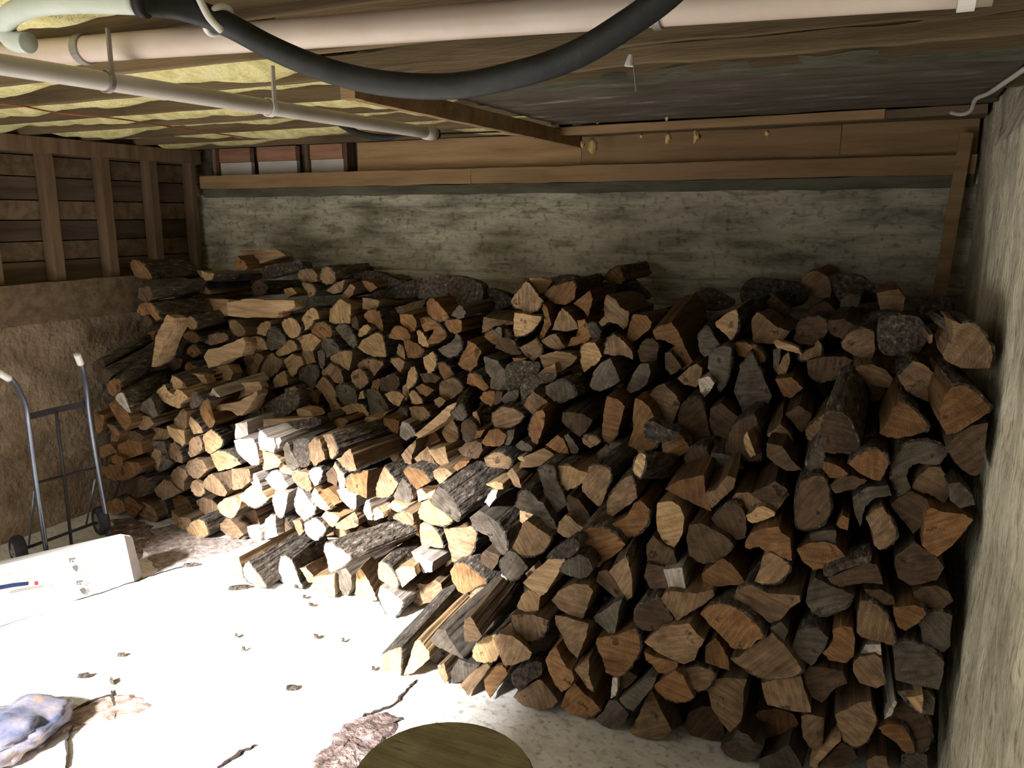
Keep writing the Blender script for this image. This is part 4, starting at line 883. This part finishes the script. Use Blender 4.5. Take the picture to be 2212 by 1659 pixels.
256g0 1354,840 1365,813 1383,786 1401,786 1405,804 1396,831 1378,844 1359,849
258d0 1437,763 1448,759 1468,786 1473,795 1450,810 1437,795
254t0 1463,817 1486,795 1504,786 1517,795 1513,822 1504,837 1477,831
252g4 1580,750 1576,795 1567,828 1555,844 1546,822 1528,795 1531,768 1546,752 1567,746
250w0 1508,819 1531,813 1544,828 1531,849 1522,858 1513,846
256o5 1585,741 1613,741 1640,755 1652,773 1640,786 1613,773 1595,768
315d9s 1495,641 1531,623 1585,650 1567,668 1513,668
310d9s 1441,665 1486,654 1513,672 1459,687 1387,678
246o3 1336,932 1320,954 1305,950 1300,939 1303,896 1311,856 1336,863 1350,878 1343,901
244o4 1428,938 1414,965 1390,979 1368,976 1356,963 1368,928 1367,901 1372,860 1387,865 1405,883
252t0 1392,863 1419,834 1435,829 1459,853 1470,871 1455,910 1435,950 1419,928 1405,896
244g3 1291,986 1305,968 1329,959 1354,961 1372,979 1350,1004 1341,1028 1325,1057 1311,1041 1296,1015
242t0 1430,956 1455,928 1473,943 1479,961 1455,986 1455,1003 1432,986
241y0 1479,957 1495,968 1488,1001 1481,1033 1463,1015 1459,997 1468,974
245d3 1464,907 1477,871 1510,860 1522,883 1535,943 1513,956 1495,956 1473,938
246d0 1535,883 1558,871 1595,901 1611,947 1585,961 1549,950 1531,919
242g2 1497,968 1540,952 1576,983 1571,1015 1513,1019 1486,1001
238o3 1546,1100 1528,1095 1510,1073 1497,1051 1497,1024 1513,1019 1562,1028 1560,1055
233d9s 1390,919 1405,910 1441,925 1468,938 1441,956 1396,950
236o2 1432,956 1455,932 1477,947 1490,968 1468,986 1437,976
214y9 1368,1015 1372,997 1383,979 1394,986 1390,1015 1383,1030 1372,1023 >1484,1008
232d3 1479,986 1495,968 1517,965 1531,992 1540,1010 1522,1015 1491,1008 1481,1001
230g0 1535,979 1558,979 1591,990 1607,1012 1576,1019 1549,1019 1540,1004
226y0 1607,943 1614,932 1629,974 1633,983 1622,988 1613,974 1607,956
232d9 1595,910 1631,901 1640,947 1643,992 1604,992 1571,983 1576,938
212o0 1437,1057 1468,1037 1520,1026 1524,1064 1537,1104 1504,1091 1468,1073
211t0 1524,1066 1549,1055 1571,1028 1589,1033 1585,1055 1558,1079 1538,1097 1531,1088
250g4 1598,797 1607,783 1620,763 1631,775 1649,815 1667,855 1661,869 1649,902 1631,938 1613,911 1585,846
320t0 1734,594 1761,584 1788,598 1797,625 1793,645 1746,640 1730,613
262t0 1623,692 1634,674 1645,679 1661,692 1679,707 1707,716 1692,734 1670,743 1627,739 1625,716
254y0s 1670,739 1679,734 1725,752 1732,766 1716,761 1679,752
254t0 1679,797 1692,770 1703,761 1707,779 1698,806 1703,824 1681,815
255g0 1670,755 1688,752 1685,775 1678,806 1670,793
262d4 1721,716 1734,692 1761,685 1783,692 1788,716 1775,739 1752,746 1725,743 1714,734
256t4 1775,746 1772,770 1752,779 1728,775 1730,761 1755,752 1768,734
250d3 1842,779 1815,806 1779,824 1746,811 1743,779 1779,770 1824,770
246o0 1674,819 1707,815 1721,824 1734,839 1707,860 1692,855
250t3 1817,743 1833,721 1860,710 1887,716 1891,752 1882,779 1851,770 1819,752
240t0 1849,793 1860,788 1887,788 1915,801 1933,824 1924,839 1887,833 1848,824
290g0 1815,649 1833,634 1860,638 1855,661 1842,685 1819,685 1815,661
280t0 1893,634 1915,629 1942,625 1956,643 1951,670 1924,685 1902,670 1896,649
265d3 1878,688 1915,679 1960,688 1969,725 1924,734 1878,716
290d0 1656,652 1670,634 1688,652 1707,670 1698,685 1670,685
285d0 1607,670 1634,649 1649,667 1625,688
290d2 1739,674 1761,661 1788,652 1806,670 1797,688 1752,688
315d9s 1598,634 1620,602 1670,602 1734,616 1739,652 1670,670 1616,670
310d9s 1797,598 1851,594 1905,634 1887,652 1815,649
260d0 1788,692 1824,688 1851,707 1824,734 1793,721
232d0 1696,894 1725,876 1754,894 1750,912 1732,936 1719,921
228t0 1656,939 1674,927 1685,916 1701,930 1714,948 1707,970 1683,958 1665,948
222t0 1739,930 1761,909 1779,894 1781,921 1776,952 1756,956 1743,948
207d9 1783,903 1810,894 1833,909 1846,939 1855,970 1810,976 1779,972 1776,939 >1841,826
206o4 1947,865 1967,880 1987,898 2003,918 1994,934 1973,941 1936,947 1913,943 1900,936 1918,909 1931,880
204o5 1833,1003 1851,985 1873,974 1897,972 1915,988 1918,1006 1909,1026 1900,1039 1882,1035 1855,1021
206o0 1776,1012 1779,996 1801,1003 1819,1012 1833,1024 1810,1033 1792,1033
205d0 1792,1048 1815,1030 1846,1028 1873,1039 1846,1057 1804,1066
205d9 1728,1048 1756,1030 1783,1035 1792,1075 1792,1111 1765,1138 1725,1138 1719,1093
214d0 1656,958 1689,963 1710,994 1732,1015 1701,1017 1674,1003 1656,985
210g9 1747,994 1774,952 1779,985 1774,1021 1750,1021
205g0 1841,1075 1873,1053 1918,1048 1927,1071 1891,1075 1870,1093 1864,1111 1859,1138 1846,1111
212d0 1620,1066 1647,1053 1674,1039 1701,1057 1683,1084 1647,1084
222t4 2076,699 2103,699 2120,715 2141,747 2144,769 2139,794 2117,796 2076,795 2060,788 2040,776 2036,762 2060,726 2055,691
224g0 2025,697 2036,686 2046,691 2055,707 2055,719 2042,714 2030,705
223t0 2006,723 2015,722 2014,739 2007,743
280d9s 1981,647 2036,640 2056,647 2063,681 2036,695 1995,695
240d9s 1900,688 1941,681 1988,688 2002,729 1981,762 1941,769 1900,756
216t2 1938,812 1958,795 1972,779 1995,787 2015,804 2041,812 2043,825 2036,848 2028,870 2000,866 1975,855 1956,843
212o5 2057,837 2079,832 2100,842 2126,866 2139,881 2129,895 2100,914 2071,933 2045,939 2032,914 2030,885 2040,856
213d0 2051,957 2071,936 2100,918 2134,914 2129,957 2118,1023 2103,1028 2079,1015 2057,991 2047,972
208g9 1946,972 1963,957 1992,953 2021,959 2043,976 2035,994 2021,1005 1992,1001 1967,1008 1959,1030 1966,1051 1956,1073 1938,1059 1927,1030 1930,1001
213t0 1581,1076 1594,1064 1618,1064 1643,1081 1662,1076 1700,1056 1705,1069 1683,1097 1672,1108 1651,1094 1635,1092 1618,1105 1607,1092
210y0 1610,1115 1626,1105 1638,1094 1651,1094 1675,1107 1672,1115 1648,1125 1626,1131 1617,1126
210d2 1537,1121 1578,1089 1602,1097 1610,1113 1613,1138 1610,1162 1594,1167 1578,1154 1553,1141
207d4 1583,1178 1565,1198 1537,1213 1509,1211 1488,1195 1483,1162 1488,1134 1513,1130 1545,1146 1578,1167
206o0 1516,1239 1537,1222 1561,1206 1578,1216 1594,1235 1613,1261 1561,1266 1521,1268
205o0 1609,1173 1623,1151 1651,1141 1683,1138 1688,1151 1706,1162 1708,1186 1711,1211 1692,1206 1672,1195 1651,1190 1638,1180 1618,1186 1610,1183
204t4 1700,1214 1706,1227 1692,1248 1672,1260 1643,1261 1630,1256 1643,1227 1648,1200 1659,1193 1683,1203
205o0 1721,1186 1749,1173 1781,1170 1806,1178 1827,1203 1806,1216 1781,1227 1757,1232 1732,1211
207g0 1749,1154 1781,1146 1806,1146 1806,1173 1781,1178 1753,1173
205o0 1806,1134 1819,1113 1835,1121 1830,1146 1814,1141
209t0 1964,1061 1983,1029 2008,1009 2032,1009 2045,1032 2050,1070 2040,1091 2021,1074 2000,1065 1983,1078 1959,1070
207d0 1925,1091 1943,1074 1967,1061 1988,1070 2005,1081 2000,1110 1992,1135 1972,1154 1956,1130 1935,1107
213g0 2049,1045 2073,1042 2102,1070 2106,1091 2073,1097 2053,1081
205t4 1918,1113 1931,1135 1936,1156 1923,1175 1902,1188 1889,1179 1886,1156 1878,1135 1870,1118 1886,1102 1907,1094
205o0 2003,1102 2013,1097 2040,1107 2081,1110 2102,1123 2081,1151 2057,1179 2024,1203 2005,1192 1992,1179 1996,1143
205d0 1936,1200 1959,1183 1975,1169 2000,1188 2024,1205 2040,1227 2024,1253 1967,1265 1940,1249 1931,1216
203g4 1845,1286 1834,1302 1809,1321 1777,1328 1752,1321 1741,1302 1744,1273 1760,1248 1793,1264 1817,1273
202t3 1585,1292 1598,1273 1622,1264 1655,1281 1695,1284 1728,1286 1729,1299 1708,1313 1687,1338 1663,1346 1638,1325 1614,1313
200o5 1533,1308 1565,1305 1594,1316 1622,1338 1643,1362 1648,1380 1635,1383 1622,1398 1606,1403 1581,1400 1565,1382 1549,1365 1533,1351 1513,1325
203g0 1663,1357 1687,1343 1703,1362 1695,1383 1676,1370
200t5 1733,1447 1725,1456 1695,1465 1655,1465 1622,1452 1578,1422 1598,1419 1622,1395 1655,1378 1668,1367 1692,1390 1712,1416
202g3 1712,1403 1725,1373 1744,1357 1769,1357 1790,1378 1780,1403 1764,1427 1752,1439 1728,1422
202o0 1777,1411 1801,1386 1798,1362 1817,1351 1842,1357 1847,1386 1843,1419 1826,1432 1793,1427
202o0 1524,1395 1546,1378 1562,1400 1573,1422 1576,1448 1557,1443 1524,1432
202d0 1788,1249 1837,1229 1878,1216 1894,1220 1905,1249 1907,1262 1870,1259 1845,1262 1813,1268 1793,1257
202w9s 1780,1233 1829,1213 1874,1200 1883,1203 1874,1216 1829,1229 1788,1246
202t4 1870,1298 1894,1306 1913,1327 1926,1355 1935,1387 1931,1395 1902,1387 1861,1376 1850,1366 1853,1330 1858,1298
203o2 1995,1314 2000,1327 1983,1346 1956,1363 1940,1355 1931,1330 1930,1311 1943,1311 1975,1307
205d0 1866,1273 1902,1273 1930,1290 1935,1306 1910,1306 1881,1290
206d0 1972,1281 1992,1268 2024,1265 2049,1278 2060,1298 2032,1317 2000,1311 1975,1298
205g3 1988,1355 1995,1333 2016,1322 2040,1322 2057,1330 2053,1363 2053,1395 2040,1408 2008,1399 1992,1382
203g3 1930,1403 1951,1384 1988,1392 2024,1415 2040,1431 2037,1460 2027,1490 1975,1480 1935,1469
205w0 1858,1412 1870,1392 1902,1392 1904,1415 1878,1415
207g0 1284,1555 1303,1537 1315,1513 1333,1513 1357,1540 1351,1562 1333,1575 1306,1571
207t0 1360,1580 1378,1549 1393,1513 1407,1490 1418,1513 1436,1549 1451,1577 1436,1595 1406,1598 1369,1591 >1491,1526
203t0 1527,1490 1545,1468 1577,1464 1614,1468 1605,1495 1605,1531 1601,1558 1577,1582 1559,1562 1538,1531 1532,1504
208d0 1478,1568 1487,1540 1514,1526 1538,1526 1559,1558 1568,1591 1541,1600 1496,1595
207g0 1556,1613 1581,1598 1592,1577 1614,1586 1628,1604 1650,1613 1632,1640 1586,1645 1563,1627
202t0 1644,1476 1667,1469 1730,1460 1736,1487 1748,1518 1752,1539 1712,1536 1658,1523 1649,1499
203d0 1734,1451 1748,1440 1785,1442 1821,1451 1830,1476 1803,1487 1776,1518 1752,1505 1739,1481
203t0 1843,1433 1857,1418 1890,1414 1904,1422 1908,1451 1915,1476 1893,1487 1857,1476 1843,1451
206o0 1640,1536 1676,1530 1712,1541 1725,1563 1703,1590 1685,1617 1658,1608 1622,1590 1618,1554
207t0 1730,1548 1745,1543 1781,1550 1763,1577 1767,1599 1777,1613 1767,1630 1748,1613 1734,1590
206t4 1895,1554 1884,1581 1871,1603 1848,1613 1821,1599 1812,1572 1803,1545 1817,1536 1857,1518 1881,1514 1884,1530
207o3 1951,1568 1965,1590 1976,1626 1956,1626 1929,1599 1908,1586 1897,1572 1920,1563
209d9 1911,1536 1929,1512 1956,1523 2002,1554 2011,1599 1984,1626 1965,1590 1951,1568 1920,1563
206w0 1920,1530 1933,1512 1938,1518 1926,1545 1911,1554
206g0 1938,1494 1965,1490 2002,1490 2020,1508 2016,1545 1984,1541 1956,1518
204y0 1958,1505 1975,1505 1994,1499 1994,1518 1991,1541 1976,1530
206t0s 1748,1653 1767,1626 1794,1599 1815,1584 1817,1599 1794,1621 1767,1650 1763,1660
207d0 1767,1659 1817,1603 1839,1613 1853,1635 1821,1657
209g0 1640,1639 1676,1626 1703,1608 1721,1635 1734,1659 1685,1671 1640,1662
211t0 1871,1644 1893,1631 1915,1635 1920,1659 1875,1671
212g0 1947,1631 1975,1621 2002,1631 2005,1671 1944,1671"""
random.seed(11)
logs = []
for line in DATA.split('\n'):
    tk = line.split(); h = tk[0]; sd = h.endswith('s')
    if sd: h = h[:-1]
    pts = []; far = None
    for q in tk[1:]:
        if q[0] == '>': far = tuple(float(v) for v in q[1:].split(','))
        else: pts.append(tuple(float(v) for v in q.split(',')))
    logs.append(dict(Y=int(h[:3])/100.0, tone=h[3], bk=int(h[4]), side=sd, pts=pts, far=far))
def area2(p): return .5*sum(p[i][0]*p[(i+1)%len(p)][1]-p[(i+1)%len(p)][0]*p[i][1] for i in range(len(p)))
for L_ in logs:
    p = L_['pts']; L_['area'] = abs(area2(p)); L_['c'] = (sum(a for a, b in p)/len(p), sum(b for a, b in p)/len(p))
    low = max(p, key=lambda q: q[1]); g = atZ(low[0], low[1], 0).y; z = atY(low[0], low[1], L_['Y']).z
    if z < .10 and not L_['side']: L_['Y'] = min(max(g, L_['Y']-.1), L_['Y']+.12)
    mx = max(atY(x, y, L_['Y']).x for x, y in p)
    while mx > XR-.03 and L_['Y'] > 1.6: L_['Y'] -= .02; mx = max(atY(x, y, L_['Y']).x for x, y in p)
    L_['Y'] -= .012*(1-min(1, L_['area']/6000))
PITHS = {}
def outline(L_):
    """3-D outline of the sawn face on a slightly turned plane; returns points, bark flags"""
    p = L_['pts']; n = len(p); Y = L_['Y']
    C = atY(*L_['c'], Y)
    nr = Vector((random.uniform(-.26, .10), -1, random.uniform(-.18, .16))).normalized() if not L_['side'] else Vector((random.uniform(-.25, .05), -1, random.uniform(.0, .25))).normalized()
    nb = n if L_['bk'] == 9 else L_['bk']
    dense = []; flags = []
    for i in range(n):
        a, b = p[i], p[(i+1)%n]; isb = i < nb
        k = 5 if isb else 4
        if hypot(a[0]-b[0], a[1]-b[1]) < 9: k = 2
        p0 = p[i-1] if (isb and (i > 0 or nb == n)) else a
        p3 = p[(i+2)%n] if (isb and (i+1 < nb or nb == n)) else b
        for j in range(k):
            t = j/k
            if isb:
                q = [.5*((2*a[m])+(b[m]-p0[m])*t+(2*p0[m]-5*a[m]+4*b[m]-p3[m])*t*t+(3*a[m]-p0[m]-3*b[m]+p3[m])*t**3) for m in (0, 1)]
            else: q = [a[m]+(b[m]-a[m])*t for m in (0, 1)]
            jit = 1.15 if (j or isb) else .4
            q = (q[0]+random.uniform(-jit, jit), q[1]+random.uniform(-jit, jit))
            dense.append(q); flags.append(isb)
    out = []
    for q in dense:
        d = ray(*q); s = (C-EYE).dot(nr)/d.dot(nr); out.append(EYE+d*s)
    return out, flags, C, nr
def axis_of(L_, C):
    Ln = random.uniform(.33, .385)
    if L_['side']:
        return Vector((random.uniform(-.05, .05), 1, -.05)).normalized(), random.uniform(.07, .11)
    if L_['far']:
        d = ray(*L_['far']).normalized(); R = .38; oc = EYE-C; bq = oc.dot(d); cq = oc.dot(oc)-R*R; disc = bq*bq-cq
        s = -bq+(sqrt(disc) if disc > 0 else 0); v = (EYE+d*s-C)
        if v.y < .12: v.y = .12
        return v.normalized(), max(.30, min(.46, v.length))
    ax = Vector((random.uniform(-.10, .05), 1, random.uniform(-.05, .05)))
    if C.x > -.05: ax.x = -abs(ax.x)-.02
    if C.z < .12: ax.z = abs(ax.z)*.3
    ax.normalize()
    room = (YB-.02-C.y)/ax.y
    return ax, max(.05, min(Ln, room))
def log_mesh(bm, out, flags, ax, Ln, nr, tone_i=(0, 1), seed=0, rings=4):
    n = len(out); C = sum(out, Vector())/n; rows = []
    for k in range(rings+1):
        t = k/rings; row = []
        for i, p in enumerate(out):
            q = C+(p-C)*(1-.10*t*t)+ax*Ln*t
            if k: q = q+noise.noise_vector(q*11+Vector((seed, 0, 0)))*.008*min(1, t*3)
            if q.z < .002: q.z = .002
            row.append(bm.verts.new(q))
        rows.append(row)
    f = bm.faces.new(rows[0]); f.material_index = tone_i[0]
    b = bm.faces.new(rows[-1][::-1]); b.material_index = tone_i[0]
    for A_, B_ in zip(rows, rows[1:]):
        for i in range(n): bm.faces.new((A_[i], B_[i], B_[(i+1)%n], A_[(i+1)%n])).material_index = tone_i[1]
    bmesh.ops.triangulate(bm, faces=[f, b])
def bark_mesh(out, flags, ax, Ln, seed, rings=6, bm=None, mi=0):
    n = len(out); C = sum(out, Vector())/n
    idx = [i for i in range(n) if flags[i]]
    if not idx: return None
    full = len(idx) == n
    chain = idx+[(idx[-1]+1)%n] if not full else idx+[idx[0]]
    new = bm is None
    if new: bm = bmesh.new()
    grid_ = []
    for k in range(rings+1):
        t = k/rings; ri = []; ro = []
        for j, i in enumerate(chain):
            p = out[i]; base = C+(p-C)*(1-.10*t*t)+ax*Ln*t; rd = (p-C); rd = rd-ax*rd.dot(ax); rd.normalize()
            e = 0.2 if (not full and j in (0, len(chain)-1)) else 1
            th = (.004+.006*abs(noise.noise(base*26+Vector((seed, 1, 0))))+.004*noise.noise(base*70))*e
            q = base+rd*max(.001, th)
            if t == 0: q = q-ax*.001+ax*.006*random.random()
            b_ = base-rd*.001
            q.z = max(q.z, .001); b_.z = max(b_.z, .001)
            ri.append(bm.verts.new(b_+ax*(.001 if k == 0 else 0))); ro.append(bm.verts.new(q))
        grid_.append((ri, ro))
    m = len(chain)
    def F_(*v): bm.faces.new(v).material_index = mi
    for (a, b), (c, d) in zip(grid_, grid_[1:]):
        for j in range(m-1):
            F_(b[j], d[j], d[j+1], b[j+1]); F_(a[j+1], c[j+1], c[j], a[j])
        if not full: F_(a[0], c[0], d[0], b[0]); F_(b[-1], d[-1], c[-1], a[-1])
    for (a, b) in (grid_[0], grid_[-1]):
        for j in range(m-1): F_(a[j], b[j], b[j+1], a[j+1])
    return bm
# ---- words for the labels
TN = {'y': 'pale yellow', 't': 'tan', 'o': 'reddish brown', 'g': 'weathered grey', 'd': 'dark brown', 'w': 'whitish'}
def shape_word(L_):
    p = L_['pts']; xs_ = [a for a, b in p]; ys_ = [b for a, b in p]; w_ = max(xs_)-min(xs_); h_ = max(ys_)-min(ys_)
    # elongation from second moments
    cx_, cy_ = L_['c']; sxx = sum((a-cx_)**2 for a in xs_); syy = sum((b-cy_)**2 for b in ys_); sxy = sum((a-cx_)*(b-cy_) for a, b in p)
    tr = sxx+syy; de = sqrt(max(0, (sxx-syy)**2/4+sxy*sxy)); el = sqrt((tr/2+de)/max(1, tr/2-de))
    if L_['side']: return 'side-on split log'
    if L_['far']: return 'log lying lengthwise'
    if L_['bk'] == 9 and el < 1.7: return 'round bark-covered log'
    if el > 2.2: return 'thin flat log'
    if L_['bk'] >= 3: return 'bark-edged wedge log'
    if len(p) <= 4 or (len(p) == 5 and el > 1.3): return 'small angular log'
    if el > 1.6: return 'long-faced split log'
    return 'blocky split log'
def zone(c):
    x, y = c
    col = 0 if x < 400 else 1 if x < 640 else 2 if x < 900 else 3 if x < 1160 else 4 if x < 1420 else 5 if x < 1700 else 6
    cn = ('far left', 'left', 'centre-left', 'centre', 'centre-right', 'right', 'far right')[col]
    top = (700, 700, 690, 700, 700, 720, 760)[col]; bot = (1010, 1040, 1060, 1180, 1330, 1400, 1400)[col]
    k = 0 if y < top else 3 if y > bot else 1 if y < (top+bot)/2 else 2
    return ('top', 'upper middle', 'lower middle', 'foot')[k]+' '+cn+' of pile'
order = sorted(range(len(logs)), key=lambda i: -logs[i]['area'])
singles = set(order[:300])
groups = {}
for i in sorted(singles):
    L_ = logs[i]; L_['sw'] = shape_word(L_); L_['zn'] = zone(L_['c']); groups.setdefault((L_['tone'], L_['sw'], L_['zn']), []).append(i)
NUM = ['', 'two', 'three', 'four', 'five', 'six', 'seven', 'eight', 'nine']
ORD = ['leftmost', 'second from left', 'third from left', 'fourth from left', 'fifth from left', 'sixth from left', 'seventh from left', 'eighth from left', 'ninth from left']
for (tn, sw, zn), ids in groups.items():
    ids.sort(key=lambda i: logs[i]['c'][0]); m = len(ids)
    for r_, i in enumerate(ids):
        base = TN[tn]+' '+sw
        if m == 1: lab = base+', '+zn
        elif m == 2: lab = base+', '+('left' if r_ == 0 else 'right')+' of two, '+zn
        else: lab = base+', '+('rightmost' if r_ == m-1 else ORD[r_])+' of '+NUM[min(m, 9)-1]+', '+zn
        logs[i]['label'] = lab
rest = bmesh.new()
BODY = []
RESTM = [END[k] for k in 'ytogdw']+[SIDE[k] for k in 'ytogdw']+[BARK, LONG]
TI = {k: i for i, k in enumerate('ytogdw')}
for i, L_ in enumerate(logs):
    out, flags, C, nr = outline(L_); ax, Ln = axis_of(L_, C)
    allbark = L_['bk'] == 9
    rr = sqrt(max(1, L_['area'])/pi)/F*proj(C)[2]; BODY.append((C, ax, Ln, rr))
    if i in singles:
        bm = bmesh.new(); log_mesh(bm, out, flags, ax, Ln, nr, (0, 1), i)
        nb = L_['bk']
        if nb == 9 or nb == 0: pith = C
        else:
            mid = out[len([f for f in flags if f])//2]; pith = max(out, key=lambda q: (q-mid).length)
        if L_['side']: mats = [BARK, BARK] if allbark else [LONG, LONG]
        else: mats = [END[L_['tone']], SIDE[L_['tone']]]
        pith = pith.lerp(C, .15)
        o = link('firewood_log', bm, mats, None, L_['label'], 'log', 'split logs of the firewood pile', loc=pith)
        if any(flags) and not L_['side']:
            b_ = bark_mesh(out, flags, ax, Ln, i)
            if b_: link('bark', b_, BARK, o, loc=pith)
    else:
        k = TI[L_['tone']]
        mi = (12, 12) if (allbark and L_['side']) else (13, 13) if L_['side'] else (k, 6+k)
        log_mesh(rest, out, flags, ax, Ln, nr, mi, i, 3)
        if any(flags) and not L_['side']: bark_mesh(out, flags, ax, Ln, i, 3, rest, 12)
# ---- the hidden heart of the pile: whole logs in four rows behind the faces
SIL = [(150, 1100), (190, 800), (285, 600), (300, 570), (420, 562), (600, 560), (700, 582), (800, 605), (950, 612), (1050, 640), (1130, 625), (1300, 612), (1400, 640), (1500, 650), (1600, 625), (1700, 640), (1800, 640), (1960, 640), (2040, 660), (2080, 720), (2140, 730)]
def sily(x):
    for (a, b), (c, d) in zip(SIL, SIL[1:]):
        if a <= x <= c: return b+(d-b)*(x-a)/(c-a)
    return 9999
def inpoly(c, p):
    r = False
    for i in range(len(p)):
        x1, y1 = p[i]; x2, y2 = p[i-1]
        if (y1 > c[1]) != (y2 > c[1]) and c[0] < (x2-x1)*(c[1]-y1)/(y2-y1)+x1: r = not r
    return r
def front(x, y):
    near = sorted(logs, key=lambda q: (q['c'][0]-x)**2+(q['c'][1]-y)**2)[:3]
    d = hypot(near[0]['c'][0]-x, near[0]['c'][1]-y)
    return max(q['Y'] for q in near), d
for row, Y0 in enumerate((2.12, 2.50, 2.88, 3.25)):
    z = .055; kk = 0
    while z < 1.22:
        x = XL+.1+(.055 if kk%2 else 0)
        while x < XR-.08:
            ok = True
            for dx, dz in ((0, 0), (-.045, .04), (.045, .04), (0, -.04)):
                q = Vector((x+dx, Y0, z+dz)); X_, Y_, _ = proj(q); fy, dd = front(X_, Y_)
                q2 = Vector((x+dx, min(Y0+.34, YB-.03), z+dz)); X2, Y2, _ = proj(q2)
                if fy > Y0-.035 or dd > 75 or Y_ < sily(X_)+12 or Y2 < sily(X2)+12: ok = False; break
            if ok:
                for C, ax, Ln, rr in BODY:
                    for yy in (Y0+.03, Y0+.17, Y0+.31):
                        t = (yy-C.y)/ax.y
                        if -.03 < t < Ln+.01 and hypot(C.x+ax.x*t-x, C.z+ax.z*t-z) < rr+.03: ok = False; break
                    if not ok: break
            if ok:
                r = .052; m = random.choice((5, 6, 7, 8)); ph = random.random()*6
                cc = Vector((x+random.uniform(-.008, .008), Y0+random.uniform(0, .03), z))
                ou = [cc+Vector((cos(-2*pi*j/m+ph)*r*random.uniform(.8, 1.08), 0, sin(-2*pi*j/m+ph)*r*random.uniform(.8, 1.05))) for j in range(m)]
                tk = random.choice('ttoodgy'); Lh = min(.34, YB-.03-cc.y)
                log_mesh(rest, ou, None, Vector((0, 1, 0)), Lh, None, (TI[tk], 12 if random.random() < .4 else 6+TI[tk]), x*7, 1)
            x += .112
        z += .098; kk += 1
link('firewood_heap', rest, RESTM, None, 'smaller and half hidden split logs filling the firewood pile', 'log heap', None, 'stuff')
